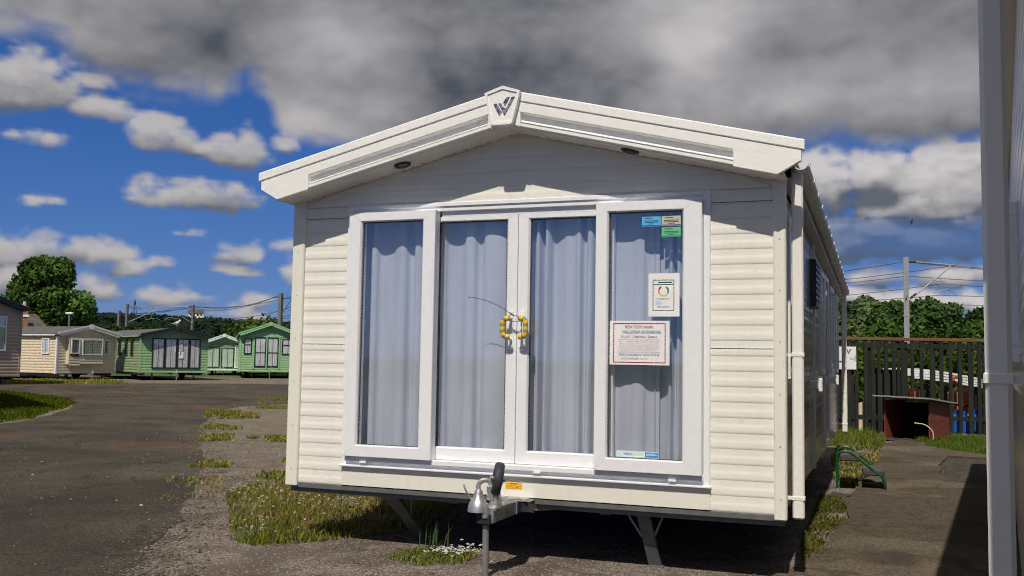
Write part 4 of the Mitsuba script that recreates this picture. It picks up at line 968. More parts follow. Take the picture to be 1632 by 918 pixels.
part(k, 'print', [box(1.02, 1.115, y1 - .0006, y1, 1.925, 1.933), box(1.01, 1.10, y1 - .0006, y1, 1.821, 1.823), box(1.015, 1.09, y1 - .0006, y1, 1.813, 1.815), box(1.015, 1.10, y1 - .0006, y1, 1.768, 1.77), box(1.02, 1.09, y1 - .0006, y1, 1.761, 1.763)], 'ink_dark', stuff=True)
part(k, 'blue_panel', box(1.003, 1.044, y1 - .0006, y1, 1.778, 1.804), 'ink_pale')
for key, lab, x0, z0, m, m2 in (('window_sticker', 'blue sticker at the top of the right window glass', .908, 2.306, 'card_blue', 'ink_blue'), ('window_sticker', 'stone-coloured sticker at the top right corner of the right glass', 1.042, 2.306, 'card_stone', 'ink_dark'), ('window_sticker', 'green sticker below the stone-coloured one on the right glass', 1.042, 2.231, 'card_green', 'ink_green')):
    k = thing(key, lab, 'sticker')
    add(k, box(x0, x0 + .128, gy - .0012, gy, z0, z0 + .066), m)
    part(k, 'print', [box(x0 + .02, x0 + .075, gy - .0018, gy - .0013, z0 + .052, z0 + .058), box(x0 + .015, x0 + .115, gy - .0018, gy - .0013, z0 + .034, z0 + .040), box(x0 + .02, x0 + .11, gy - .0018, gy - .0013, z0 + .024, z0 + .030), box(x0 + .045, x0 + .085, gy - .0018, gy - .0013, z0 + .014, z0 + .019), box(x0 + .002, x0 + .126, gy - .0018, gy - .0013, z0 + .003, z0 + .009)], m2, stuff=True)
k = thing('dealer_sticker', 'pale strip sticker with blue and green lettering at the foot of the right glass', 'sticker')
add(k, box(.745, 1.028, gy - .0012, gy, .772, .812), 'card_pale')
part(k, 'blue_panel', box(.939, 1.026, gy - .0018, gy - .0013, .774, .808), 'ink_sky')
part(k, 'print', [box(.945, 1.018, gy - .0024, gy - .0019, .788, .796), box(.96, 1.0, gy - .0024, gy - .0019, .800, .803)], 'ink_pale', stuff=True)
an = np.linspace(2.2, 5.6, 12)
part(k, 'swirl', prism(np.vstack([np.c_[.772 + .015 * np.cos(an), .792 + .015 * np.sin(an)], np.c_[.776 + .010 * np.cos(an), .793 + .010 * np.sin(an)][::-1]]), 'y', gy - .0018, gy - .0013), 'ink_lime')
part(k, 'lettering', text('ideal', .020, .795, gy - .0013, .784, .054, .0006, bold=True), 'ink_sky')
part(k, 'lettering', text('caravans', .018, .852, gy - .0013, .784, .080, .0006), 'ink_lime')
# ------------------------------------------------------------------ the neighbouring caravan at the right edge
N = thing('neighbour_caravan', 'caravan at the right frame edge seen only by its shaded side and near white downpipe', 'caravan')
th = math.radians(6.0)
FR.append(frame((2.655, -4.49), (math.cos(th), -math.sin(th))))
NL, NW = 11.6, 3.66
for i in range(22):
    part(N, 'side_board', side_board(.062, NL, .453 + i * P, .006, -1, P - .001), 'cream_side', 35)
part(N, 'corner_trim', box(-.006, .09, .038, .09, .42, 2.60, .006), 'cream_trim')
part(N, 'front_wall', prism([(.02, .45), (NW, .45), (NW, 2.58), (NW / 2, 3.01), (.02, 2.58)], 'y', .07, .12), 'cream_trim')
part(N, 'rear_wall', prism([(.02, .45), (NW, .45), (NW, 2.58), (NW / 2, 3.01), (.02, 2.58)], 'y', NL - .05, NL), 'cream_trim')
part(N, 'right_wall', box(NW - .05, NW, .05, NL - .05, .45, 2.58), 'cream_trim')
part(N, 'floor', box(.02, NW, .05, NL - .05, .40, .452), 'steel_dark')
for sg in (0, 1):
    X = lambda x: x if sg == 0 else NW - x
    part(N, 'roof_slope', prism([(NW / 2, 3.18), (X(-.05), 2.72), (X(-.05), 2.665), (NW / 2, 3.125)], 'y', -.26, NL + .12), 'roof_dark')
    part(N, 'bargeboard', prism([(NW / 2, 3.255), (X(-.11), 2.777), (X(-.105), 2.70), (X(.018), 2.58), (NW / 2, 3.018)], 'y', -.30, -.25), 'fascia_white')
    part(N, 'soffit_panel', prism([(NW / 2, 3.014), (X(0), 2.572), (X(0), 2.585), (NW / 2, 3.028)], 'y', -.25, .0), 'soffit_white')
part(N, 'eave_board', box(-.030, .01, .03, NL + .1, 2.590, 2.604), 'soffit_white')
part(N, 'eave_fascia', box(-.030, -.012, .03, NL + .1, 2.605, 2.68), 'soffit_white')
ang = np.linspace(np.pi, 2 * np.pi, 10); o = np.c_[.048 * np.cos(ang), .048 * np.sin(ang)]; i_ = np.c_[.042 * np.cos(ang), .042 * np.sin(ang)][::-1]
part(N, 'gutter', prism([(-.052 + a * .85, 2.690 + b * .85) for a, b in np.vstack([o, i_])], 'y', -.02, NL + .12), 'pipe_white', 30)
o = np.c_[.057 * np.cos(ang), .057 * np.sin(ang)]; i_ = np.c_[.049 * np.cos(ang), .049 * np.sin(ang)][::-1]
for y in np.arange(0, NL, .52):
    part(N, 'gutter_bracket', prism([(-.052 + a * .74, 2.692 + b * .74) for a, b in np.vstack([o, i_])], 'y', y, y + .035), 'pipe_white', 30)
downpipe(N, -.0665, .545, .42, 2.66, (1.372, .55), w=.056, dpt=.056, wallx=.006, rnd=.010)
for y0, y1, z0, z1 in ((2.3, 3.3, 1.42, 2.05), (6.5, 7.3, 1.3, 2.05)):
    k = uniq(N + '__window')
    part(k, 'frame', [box(-.055, .01, y0, y1, z0, z0 + .06, .006), box(-.055, .01, y0, y1, z1 - .06, z1, .006), box(-.055, .01, y0, y0 + .06, z0 + .06, z1 - .06, .006), box(-.055, .01, y1 - .06, y1, z0 + .06, z1 - .06, .006)], W)
    part(k, 'glass_pane', tm([[-.03, y0 + .05, z0 + .05], [-.03, y1 - .05, z0 + .05], [-.03, y1 - .05, z1 - .05], [-.03, y0 + .05, z1 - .05]], [[0, 1, 2, 3]]), 'glass')
    part(k, 'curtain', tm([[-.020, y0 + .05, z0 + .05], [-.020, y1 - .05, z0 + .05], [-.020, y1 - .05, z1 - .05], [-.020, y0 + .05, z1 - .05]], [[0, 1, 2, 3]]), 'curtain_dim')
FR.pop()

# ------------------------------------------------------------------ caravans across the site
def ridged(x0, x1, z0, z1, y=0.0, pitch=.15, out=.022, axis='x'):
    """one sheet of horizontal cladding facing -y"""
    v, f, z = [], [], z0
    prof = []
    while z < z1 - .01:
        e = min(z + pitch, z1)
        prof += [(y - out, z), (y - out, z + (e - z) * .4), (y - .002, z + (e - z) * .75), (y, e)]
        z = e
    n = len(prof); p = np.array(prof)
    v = np.vstack([np.c_[np.full(n, x0), p], np.c_[np.full(n, x1), p]]); i = np.arange(n - 1)
    return tm(v, np.stack([i, i + n, i + n + 1, i + 1], 1))


def wavy(x0, x1, z0, z1, y, seed, n=40, amp=.02):
    rr = np.random.default_rng(seed); s = np.linspace(0, 1, n)
    yy = y + amp * np.sin(2 * np.pi * (x1 - x0) * 7 * s + rr.uniform(0, 6)) * (.6 + .4 * np.sin(5 * s + rr.uniform(0, 6)))
    x = x0 + (x1 - x0) * s; v = np.vstack([np.c_[x, yy, np.full(n, z0)], np.c_[x, yy, np.full(n, z1)]]); i = np.arange(n - 1)
    return tm(v, np.stack([i, i + 1, i + 1 + n, i + n], 1))


def far_window(k, x0, x1, z0, z1, fm, cm, y=0.0, fwid=.06, seed=1, name='window', mull=()):
    w = uniq(k + '__' + name)
    fr = [box(x0, x1, y - .05, y + .0, z0, z0 + fwid), box(x0, x1, y - .05, y, z1 - fwid, z1), box(x0, x0 + fwid, y - .05, y, z0 + fwid, z1 - fwid), box(x1 - fwid, x1, y - .05, y, z0 + fwid, z1 - fwid)]
    for mx in mull:
        if mx[0] == 'v': fr.append(box(mx[1] - .03, mx[1] + .03, y - .048, y, z0 + fwid, z1 - fwid))
        else: fr.append(box(x0 + fwid, x1 - fwid, y - .048, y, mx[1] - .03, mx[1] + .03))
    part(w, 'frame', fr, fm)
    part(w, 'glass_pane', pane(x0 + fwid * .8, x1 - fwid * .8, z0 + fwid * .8, z1 - fwid * .8, y - .036), 'glass')
    a = x0 + fwid * .8; b = x1 - fwid * .8; gap = (b - a) * .12
    if cm: part(w, 'curtain', [wavy(a + gap * .3, (a + b) / 2 - gap * .25, z0 + fwid * .8, z1 - fwid * .8, y - .018, seed, amp=.009), wavy((a + b) / 2 + gap * .25, b - gap * .2, z0 + fwid * .8, z1 - fwid * .8, y - .018, seed + 9, amp=.009)], cm)
    part(w, 'backing', pane(a, b, z0 + fwid * .8, z1 - fwid * .8, y - .006), 'dark_gap')


def far_caravan(name, label, origin, ux, width, length, wall, side, trim, barge, roof, zb=.5, ze=2.62, zp=3.05, over=.35, wins=(), sides=(), group=None, arch=None, legs=True, pitch=.15, bd=.2, corner=None, box_bay=None, hitch=True):
    k = thing(name, label, 'caravan', group)
    FR.append(frame(origin, ux))
    h = width / 2; sl = (zp - ze) / h; zz = lambda x: zp - sl * abs(x - h)
    part(k, 'front_cladding', [ridged(0, width, zb, ze, 0, pitch), prism([(0, ze), (width, ze), (h, zp)], 'y', -.004, .05)], wall, stuff=True)
    FR.append(FR[-1] @ frame((0, 0), (1, 0)))
    M = np.eye(4); M[:3, :3] = [[0, 1, 0], [-1, 0, 0], [0, 0, 1]]            # side faces: local x runs back along the wall
    FR.pop()
    left = ridged(-length, 0, zb, ze, 0, pitch); v = left.vertices; left = trimesh.Trimesh(np.c_[v[:, 1], -v[:, 0], v[:, 2]], left.faces, process=False)
    right = ridged(0, length, zb, ze, 0, pitch); v = right.vertices; right = trimesh.Trimesh(np.c_[width - v[:, 1], v[:, 0], v[:, 2]], right.faces, process=False)
    part(k, 'left_cladding', left, side, stuff=True); part(k, 'right_cladding', right, side, stuff=True)
    part(k, 'body', [box(.03, width - .03, .06, length, zb - .02, zb + .1), prism([(.03, zb), (width - .03, zb), (width - .03, ze), (h, zp), (.03, ze)], 'y', length - .05, length)], side)
    ct = corner or trim
    for x in (-.03, width - .06): part(k, 'corner_trim', box(x, x + .09, -.035, .07, zb - .03, ze + .0), ct)
    ev = .13
    for sg in (-1, 1):
        e = h + sg * (h + ev); zt = zz(e)
        part(k, 'roof_slope', prism([(h, zp + .14), (e, zt + .14), (e, zt + .06), (h, zp + .06)], 'y', -over + .04, length + .2), roof)
        part(k, 'bargeboard', [prism([(h, zp + .20), (e, zt + .20), (e, zt + .12), (h + sg * (h - .05), zz(0) + .0), (h, zp + .20 - bd)], 'y', -over, -over + .05), prism([(h, zp + .215), (e + sg * .01, zt + .215), (e + sg * .01, zt + .13), (h, zp + .13)], 'y', -over - .025, -over - .001)], barge)
        part(k, 'soffit_panel', prism([(h, zp + .0), (h + sg * h, ze), (h + sg * h, ze + .02), (h, zp + .02)], 'y', -over + .05, .0), barge)
        xg = h + sg * (h + ev + .03)
        part(k, 'gutter', box(xg - .04, xg + .04, .0, length + .1, zt + .03, zt + .10, .02), trim)
    part(k, 'keystone', prism([(h - .15, zp + .19), (h - .09, zp - .02), (h + .09, zp - .02), (h + .15, zp + .19), (h, zp + .24)], 'y', -over - .06, -over - .026), barge)
    for i, wd in enumerate(wins):
        x0, x1, z0, z1, fm, cm = wd[:6]; far_window(k, x0, x1, z0, z1, fm, cm, y=(wd[7] if len(wd) > 7 else -.024), seed=50 + i, name='door' if z0 < zb + .3 and z1 - z0 > 1.5 else 'window', mull=wd[6] if len(wd) > 6 else ())
    for i, (y0, y1, z0, z1, fm, cm) in enumerate(sides):                      # windows of the left side
        FR.append(FR[-1] @ np.array([[0, 1, 0, 0], [-1, 0, 0, 0], [0, 0, 1, 0], [0, 0, 0, 1.0]]))
        far_window(k, -y1, -y0, z0, z1, fm, cm, y=-.024, seed=90 + i)
        FR.pop()
    if legs:
        for x in (.7, width - .7):
            part(k, 'leg', bar((x, .1, zb), (x + .1, .35, 0), .08, .05, (0, 1, 0)), 'steel_dark')
            part(k, 'wheel', lathe([(0, -.09), (.3, -.09), (.32, 0), (.3, .09), (0, .09)], 16, (x - .2 if x < h else x + .2, length * .25, .32), (1, 0, 0)), 'rubber')
        part(k, 'chassis', [box(.2, .3, .05, length, zb - .16, zb), box(width - .3, width - .2, .05, length, zb - .16, zb)], 'steel_dark')
    if hitch:
        part(k, 'drawbar', [bar((h, -.55, zb - .06), (h, .3, zb - .06), .1, .09), lathe([(0, 0), (.03, 0), (.03, zb - .1), (0, zb - .1)], 8, (h, -.5, 0)), lathe([(0, .12), (.05, .1), (.07, 0), (.07, -.05), (0, -.05)], 10, (h, -.55, zb + .03))], 'cast_alloy')
    FR.pop()
    return k


Wp, DF = 'white_plastic', 'dark_frame'
# grey-brown lodge at the left frame edge
k = far_caravan('taupe_caravan', 'grey-brown caravan cut by the left frame edge with a white-framed window', (-33.25, 22.08), (.08, 1), 4.0, 10, 'taupe_cladding', 'taupe_cladding', 'taupe_cladding', 'dark_frame', 'roof_dark', zb=.36, ze=3.2, zp=3.75, over=.3,
                wins=[(.35, 1.5, 1.45, 2.95, Wp, 'curtain_green', [('h', 2.5)]), (1.75, 3.25, 1.45, 2.95, Wp, 'curtain_green', [('h', 2.5)])], hitch=False, bd=.16)
# the cream one with a bay window
kB = far_caravan('bay_caravan', 'cream caravan with a bay window and grey roof beside the big round tree', (-38.37, 33.42), (.14, .99), 3.75, 10.5, 'beige_cladding', 'beige_side', 'white_plastic', 'fascia_white', 'roof_dark', zb=.34, ze=2.32, zp=2.76, over=.3,
                 wins=[(.62, 1.16, 1.38, 2.18, Wp, 'curtain_dim', (), -.30), (1.32, 2.62, 1.32, 2.18, Wp, 'curtain_dim', (), -.30), (2.90, 3.3, 1.38, 2.18, Wp, 'curtain_dim')],
                 sides=[(.55, 1.15, 1.35, 2.2, Wp, 'curtain_white'), (4.0, 4.6, 1.5, 2.1, Wp, 'curtain_dim')], corner='white_plastic')
FR.append(frame((-38.37, 33.42), (.14, .99)))
part(kB, 'bay', [ridged(.55, 1.22, (.74), 1.22, -.28), ridged(1.24, 2.70, .85, 1.30, -.28), box(.55, 2.70, -.28, -.02, 2.19, 2.24), box(.55, 2.70, -.28, -.02, .82, .86), box(.55, .60, -.279, 0, .86, 2.19), box(2.65, 2.70, -.279, 0, .86, 2.19), box(1.17, 1.31, -.302, -.24, .85, 2.2)], 'beige_cladding')
FR.pop()
# dark-framed green one
kG = far_caravan('green_caravan', 'mid green caravan with black framed glass doors and a white gull on its roof', (-35.37, 36.28), (.53, .85), 3.72, 10.5, 'green_light', 'green_mid', 'green_light', 'dark_frame', 'roof_dark', zb=.42, ze=2.36, zp=2.78, over=.42,
                 wins=[(.62, 1.30, .66, 2.32, DF, 'curtain_white'), (1.32, 1.98, .66, 2.32, DF, 'curtain_white'), (2.0, 2.66, .66, 2.32, DF, 'curtain_white'), (2.68, 3.3, .66, 2.32, DF, 'curtain_white')],
                 sides=[(1.2, 1.6, 1.35, 2.25, DF, None), (2.3, 2.7, 1.35, 2.25, DF, None), (3.6, 4.0, 1.35, 2.25, DF, None)], corner='green_light')
FR.append(frame((-35.37, 36.28), (.53, .85)))
q = thing('door_notice', 'small white notice on the glass doors of the mid green caravan', 'notice'); add(q, box(2.08, 2.34, -.090, -.084, 1.22, 1.58), 'paper')
q = thing('handle_guard', 'yellow handle guard on the mid green caravan doors', 'handle guard'); add(q, [tube(arcpath([(2.0 - .12, -.10, 1.70), (2.0 - .14, -.12, 1.58), (2.0 - .12, -.10, 1.46)], 12), .028, 6), tube(arcpath([(2.0 + .12, -.10, 1.70), (2.0 + .14, -.12, 1.58), (2.0 + .12, -.10, 1.46)], 12), .028, 6)], 'foam_yellow')
FR.pop()
# light green one right beside the white caravan
kD = far_caravan('lime_caravan', 'light green gabled caravan just left of the white caravan wall', (-36.0, 46.0), (.8, .6), 3.75, 10.5, 'green_light', 'green_light', 'green_trim', 'green_trim', 'roof_dark', zb=.42, ze=2.72, zp=3.40, over=.4,
                 wins=[(.25, .72, 1.55, 2.55, DF, 'curtain_white', [('h', 2.15)]), (.92, 1.62, .75, 2.62, DF, 'curtain_white', [('h', 1.65)]), (1.70, 2.40, .75, 2.62, DF, 'curtain_white', [('h', 1.65)]), (2.62, 3.4, 1.55, 2.55, DF, 'curtain_white', [('h', 2.15)])])
FR.append(frame((-36.0, 46.0), (.8, .6)))
an = np.linspace(0, np.pi, 15)
part(kD, 'arch_panel', prism([(1.67 + 1.1 * np.cos(a), 2.66 + .30 * np.sin(a)) for a in an], 'y', -.06, -.01), 'green_trim')
part(kD, 'door_surround', [box(.82, .90, -.07, -.01, .6, 2.66), box(2.42, 2.50, -.07, -.01, .6, 2.66), box(1.625, 1.695, -.07, -.01, .6, 2.66)], 'green_trim')
FR.pop()
# small pale one between them
kC = far_caravan('small_caravan', 'small pale green caravan with a glazed porch between the two green caravans', (-43.24, 51.83), (.8, .6), 2.6, 8, 'green_mid', 'cream_trim', 'fascia_white', 'card_pale', 'roof_dark', zb=.45, ze=2.3, zp=2.78, over=.4,
                 wins=[(.05, 1.0, .55, 2.0, DF, 'curtain_green'), (1.1, 2.0, .55, 2.0, DF, 'curtain_green'), (2.05, 2.55, .55, 2.2, Wp, 'curtain_green')])
FR.append(frame((-43.24, 51.83), (.8, .6)))
part(kC, 'deck', box(-.4, 3.2, -.9, -.1, .36, .46), 'card_pale')
FR.pop()
kE = far_caravan('rear_caravan', 'cream caravan mostly hidden behind the light green one', (-44.0, 56.3), (.8, .6), 3.6, 9, 'cream_trim', 'cream_trim', 'fascia_white', 'fascia_white', 'roof_dark', zb=.45, ze=2.45, zp=2.9, wins=[(.2, .9, 1.4, 2.2, DF, 'curtain_dim'), (1.5, 2.6, 1.3, 2.2, DF, 'curtain_dim')], hitch=False)
# one more in the near row, just out of frame: it shades the lawn
far_caravan('taupe_caravan', 'caravan outside the frame whose shadow lies on the left lawn', (-19.75, 7.25), (.57, .82), 4.0, 9, 'taupe_cladding', 'taupe_cladding', 'taupe_cladding', 'dark_frame', 'roof_dark', zb=.5, ze=2.9, zp=3.4, over=.25, hitch=False)
k = thing('seagull', 'white gull standing on the roof of the mid green caravan', 'bird')
gl = np.array([-33.9, 38.2, 3.27]); gl = np.array([-34.15, 37.65, 3.0])
b_ = trimesh.creation.icosphere(2, .1); b_.apply_scale([2.0, .85, .85]); b_.apply_transform(trimesh.transformations.rotation_matrix(-.35, [0, 1, 0])); b_.apply_translation(gl + [0, 0, .17])
h_ = trimesh.creation.icosphere(2, .062); h_.apply_translation(gl + [.2, 0, .30])
part(k, 'body', [b_, h_, tube([gl + [.12, 0, .2], gl + [.2, 0, .3]], .05, 8)], 'bird_white', 40)
part(k, 'wing', [hullpts(np.array([[-.34, .085, .13], [.1, .095, .22], [-.05, .10, .11], [-.1, .06, .2]]) + gl), hullpts(np.array([[-.34, -.085, .13], [.1, -.095, .22], [-.05, -.10, .11], [-.1, -.06, .2]]) + gl)], 'foam_grey')
part(k, 'beak', hullpts(np.array([[.25, -.015, .30], [.25, .015, .30], [.25, 0, .32], [.33, 0, .285]]) + gl), 'foam_yellow')
part(k, 'legs', [tube([gl + [.02, .03, .1], gl + [.03, .03, 0]], .01, 5), tube([gl + [.02, -.03, .1], gl + [.03, -.03, 0]], .01, 5)], 'foam_yellow')
# ---- house behind: brown roofs and a brick chimney
k = thing('brick_house', 'brown-roofed house with a brick chimney behind the cream caravan', 'house')
FR.append(frame((-57.9, 41.6), (.70, .714)))
part(k, 'wall', box(.1, 7.4, .2, 6, 0, 2.6), 'taupe_cladding')
part(k, 'roof', hullpts(np.array([[-.3, -.2, 2.6], [7.7, -.2, 2.6], [7.7, 6.2, 2.6], [-.3, 6.2, 2.6], [.4, 3.0, 4.25], [6.3, 3.0, 4.25], [-.3, -.2, 2.5], [7.7, -.2, 2.5], [7.7, 6.2, 2.5], [-.3, 6.2, 2.5]])), 'roof_brown')
part(k, 'porch_roof', hullpts(np.array([[.6, -2.2, 2.45], [6.6, -2.2, 2.45], [.6, -.25, 3.5], [6.2, -.25, 3.5], [.6, -2.2, 2.4], [6.6, -2.2, 2.4], [.6, -.25, 2.45], [6.6, -.25, 2.45]])), 'roof_brown')
FR.pop()
FR.append(frame((-53.15, 44.85), (.70, .714)))
ch = part(k, 'chimney', box(-.27, .27, -.25, .25, 3.0, 4.62), 'brick_red')
part(ch, 'flashing', box(-.32, .32, -.30, .30, 3.86, 4.02), 'fascia_white')
part(ch, 'pot', lathe([(.0, 0), (.13, 0), (.10, .32), (.13, .36), (0, .36)], 12, (.0, 0, 4.62)), 'pot_clay')
FR.pop()
k = thing('hill_house', 'pale house on the wooded skyline above the green caravan', 'house')
FR.append(frame((-689, 845), (.78, .63)))
zh = 47.0
part(k, 'wall', [box(0, 16, 0, 9, zh - 8, zh), prism([(0, zh), (9, zh), (4.5, zh + 3.2)], 'x', .01, 15.99)], 'fascia_white')
part(k, 'roof', [loft([(-.5, -.6, zh - .3), (-.5, 4.5, zh + 3.4), (-.5, 4.5, zh + 3.0), (-.5, -.6, zh - .7)], [(16.5, -.6, zh - .3), (16.5, 4.5, zh + 3.4), (16.5, 4.5, zh + 3.0), (16.5, -.6, zh - .7)])], 'roof_brown')
for i in range(4): part(k, 'window', box(1.8 + i * 3.6, 3.4 + i * 3.6, -.1, .05, zh - 3, zh - 1.2), 'dark_gap')
FR.pop()
# ---- lamp post
k = thing('lamp_post', 'slim lamp post with a flat white head behind the cream caravan roof', 'street lamp')
lp = np.array([-40.1, 35.9, 0])
part(k, 'post', lathe([(0, 0), (.07, 0), (.045, 3.6), (0, 3.6)], 10, lp), 'concrete_post', 30)
part(k, 'lamp_head', [box(lp[0] - .22, lp[0] + .22, lp[1] - .10, lp[1] + .10, 3.58, 3.70, .04)], 'fascia_white')
# ---- railway masts, wires, pylon
def mast(name, label, x, y, h, arm=None, mw=.24, thick='concrete_post', group=None):
    k = thing(name, label, 'mast', group)
    if thick == 'mast_steel':
        part(k, 'post', [box(x - mw / 2, x + mw / 2, y - .14, y - .12, 0, h), box(x - mw / 2, x + mw / 2, y + .12, y + .14, 0, h), box(x - .012, x + .012, y - .12, y + .12, 0, h)], thick)
        part(k, 'joint_plate', box(x - mw * .62, x + mw * .62, y - .16, y + .16, 4.45, 4.55), thick)
    else:
        part(k, 'post', prism([(x - mw / 2, y - mw / 2), (x + mw / 2, y - mw / 2), (x + mw / 2, y + mw / 2), (x - mw / 2, y + mw / 2)], 'z', 0, h), thick)
    if arm:
        a = np.array([arm[0], arm[1], 0.0]); L = np.linalg.norm(a); a = a / L; b = np.array([x, y, 0])
        up_ = lambda z: np.array([0, 0, z])
        part(k, 'top_tube', tube([b + up_(h - .25), b + a * L + up_(h - .45)], .045, 8), 'mast_steel')
        part(k, 'strut', tube([b + a * .15 + up_(h - 2.6), b + a * L * .92 + up_(h - .5)], .05, 8), 'mast_steel')
        part(k, 'insulator', [lathe([(0, -.25), (.08, -.22), (.05, -.15), (.08, -.08), (.05, 0), (.08, .08), (.05, .15), (.08, .22), (0, .25)], 10, b + a * .4 + up_(h - 2.35), a * 1.0 + up_(.85)), lathe([(0, -.25), (.08, -.22), (.05, -.15), (.08, -.08), (.05, 0), (.08, .08), (.05, .15), (.08, .22), (0, .25)], 10, b + a * .35 + up_(h - .28), a)], 'wire_dark')
        part(k, 'registration_arm', [tube([b + a * L * .53 + up_(h - 1.35), b + a * L * .53 + up_(h - 1.35) * 1.0, b + a * L * .80 + up_(h - 1.42)], .03, 6) if False else tube([b + a * L * .50 + up_(h - 1.38), b + a * L * .80 + up_(h - 1.45)], .03, 6), tube([b + a * L * .68 + up_(h - 1.0), b + a * L * .75 + up_(h - 2.05)], .025, 6), tube([b + a * L * .55 + up_(h - 2.12), b + a * L * .85 + up_(h - 1.88), b + a * L * 1.0 + up_(h - 2.18)], .03, 6)], 'mast_steel')
    return k


mast('railway_mast', 'pale steel railway mast with a cantilever arm above the fence', 3.93, 56.6, 8.02, (2.75, .95), .30, 'mast_steel')
mast('railway_post', 'thick dark railway post nearest the white caravan wall at left', -62.6, 89.7, 8.8, (2.9, -1.6), .40)
mast('railway_post', 'dark railway post above the mid green caravan with an arm to its left', -90.4, 108.9, 8.7, (-3.0, -2.2), .32)
mast('railway_post', 'dark railway post with an arm to its right near the bay caravan roof', -97.1, 103.1, 8.5, (3.2, 3.2), .30)
mast('railway_post', 'shortest thin railway post right of the lamp post', -110.1, 115.7, 8.3, None, .36)


def wire(name, label, pts, r=.016, sag=.25, group='railway wires'):
    k = thing(name, label, 'wire', group); path = []
    for a, b in zip(pts[:-1], pts[1:]):
        a, b = np.array(a, float), np.array(b, float)
        for s in np.linspace(0, 1, 12, endpoint=False):
            q = a + (b - a) * s; q[2] -= 4 * sag * s * (1 - s); path.append(q)
    path.append(np.array(pts[-1], float))
    add(k, tube(path, r, 5), 'wire_dark', True)


ML, MR = np.array([-18.0, 70.0]), np.array([24.0, 63.5])
M0 = np.array([3.93, 56.6])
WL = ['topmost wire at the head of the pale steel mast', 'second wire from the top at the steel mast, ending at its arm tip', 'third wire from the top behind the steel mast', 'fourth wire from the top, crossing the slanting strut of the mast', 'contact wire below the strut of the steel mast', 'second lowest wire, just above the trees by the steel mast', 'lowest wire passing the steel mast, against the treetops']
for lab, (dz, off, zr, zl, sg) in zip(WL, ((7.75, (0, 0), 7.6, 7.6, .55), (7.55, (2.7, 1.0), 7.7, 7.5, .5), (7.05, (.1, 2.0), 7.2, 7.0, .4), (6.45, (2.0, .8), 7.1, 6.4, .55), (5.75, (1.9, .7), 6.3, 5.75, .25), (5.5, (.1, 4.0), 5.7, 5.5, .2), (4.95, (2, 6.5), 4.9, 4.9, .15))):
    o = np.array(off)
    wire('railway_wire', lab, [(*(ML + o), zl), (*(M0 + o), dz), (*(MR + o), zr)], .018, sg, 'wires at the steel mast')
Lp = [np.array([-20.0, 72.0]), np.array([-62.6, 89.7]), np.array([-90.4, 108.9]), np.array([-135.0, 128.0]), np.array([-190., 150.])]
WL = ['topmost wire running from the thick railway post over the green caravans', 'wire hung from the arm tips over the green caravans, second from the top', 'third wire from the top over the green caravans', 'fourth wire from the top over the green caravans', 'lowest wire over the green caravans, against the wooded ridge', 'far wire behind the thick railway post over the green caravans']
for lab, (z, off, sg) in zip(WL, ((8.6, (0, 0), .9), (8.3, (2.6, -1.5), .5), (7.1, (2.5, -1.4), .8), (6.6, (2.4, 2.0), .3), (5.9, (2.4, -1.2), .2), (8.5, (-3, 3), .9))):
    wire('railway_wire', lab, [(*(p + off), z) for p in Lp], .032, sg, 'wires over the green caravans')
k = thing('power_pylon', 'distant lattice power pylon on the skyline left of the green caravan', 'pylon')
px_, py_ = -465., 515.; ms = []
for (z0, w0), (z1, w1) in zip([(0, 3.2), (12, 2.1), (22, 1.3), (30, .8)], [(12, 2.1), (22, 1.3), (30, .8), (38, .15)]):
    for a in (-1, 1):
        for b in (-1, 1): ms.append(tube([[px_ + a * w0, py_ + b * w0, z0], [px_ + a * w1, py_ + b * w1, z1]], .16, 5))
        ms.append(tube([[px_ - a * w0, py_ - w0, z0], [px_ + a * w1, py_ - w1, z1]], .11, 5)); ms.append(tube([[px_ + a * w0, py_ + w0, z0], [px_ - a * w1, py_ + w1, z1]], .11, 5))
part(k, 'tower', ms, 'wire_dark')
for z, w in ((22, 5.5), (27, 7.0), (32, 4.8)):
    part(k, 'cross_arm', [tube([[px_ - w * .75, py_ - w * .65, z], [px_ + w * .75, py_ + w * .65, z]], .13, 5), tube([[px_ - w * .75, py_ - w * .65, z], [px_, py_, z + 1.6], [px_ + w * .75, py_ + w * .65, z]], .1, 5)], 'wire_dark')

# ------------------------------------------------------------------ behind the main caravan on the right: fence, shelter, cylinders
k = thing('slat_fence', 'tall dark slatted fence with a rusty top rail at the end of the path', 'fence')
FR.append(frame((1.35, 15.3), (.935, .353)))
FLN = 8.2
part(k, 'top_rail', box(-2.4, FLN, -.04, .05, 1.955, 2.02, .006), 'rust_rail', label='rusty top rail')
part(k, 'rail', box(-2.4, FLN, .012, .045, 1.80, 1.90), 'fence_dark')
part(k, 'rail', box(-2.4, FLN, .012, .045, .28, .38), 'fence_dark')
rf = np.random.default_rng(4)
x = -2.4
while x < FLN:
    w = rf.uniform(.062, .080); tl = rf.normal(0, .006)
    part(k, 'slat', prism([(x, .03), (x + w, .03), (x + w + tl, 1.955), (x + tl, 1.955)], 'y', -.018 + rf.normal(0, .002), .012), 'fence_dark')
    x += rf.choice([.185, .19, .20, .21]) if x > 1.3 else rf.choice([.14, .16, .2])
x = -2.3
while x < FLN:
    part(k, 'slat', prism([(x, .03), (x + .07, .03), (x + .07, 1.93), (x, 1.93)], 'y', .046, .066), 'fence_dark')
    x += rf.choice([.26, .33, .45, .55]) if x > 1.6 else rf.choice([.15, .2, .28])
for x in (-1.8, .9, 3.6, 6.3): part(k, 'post', box(x, x + .1, .067, .16, 0, 1.9), 'fence_dark')
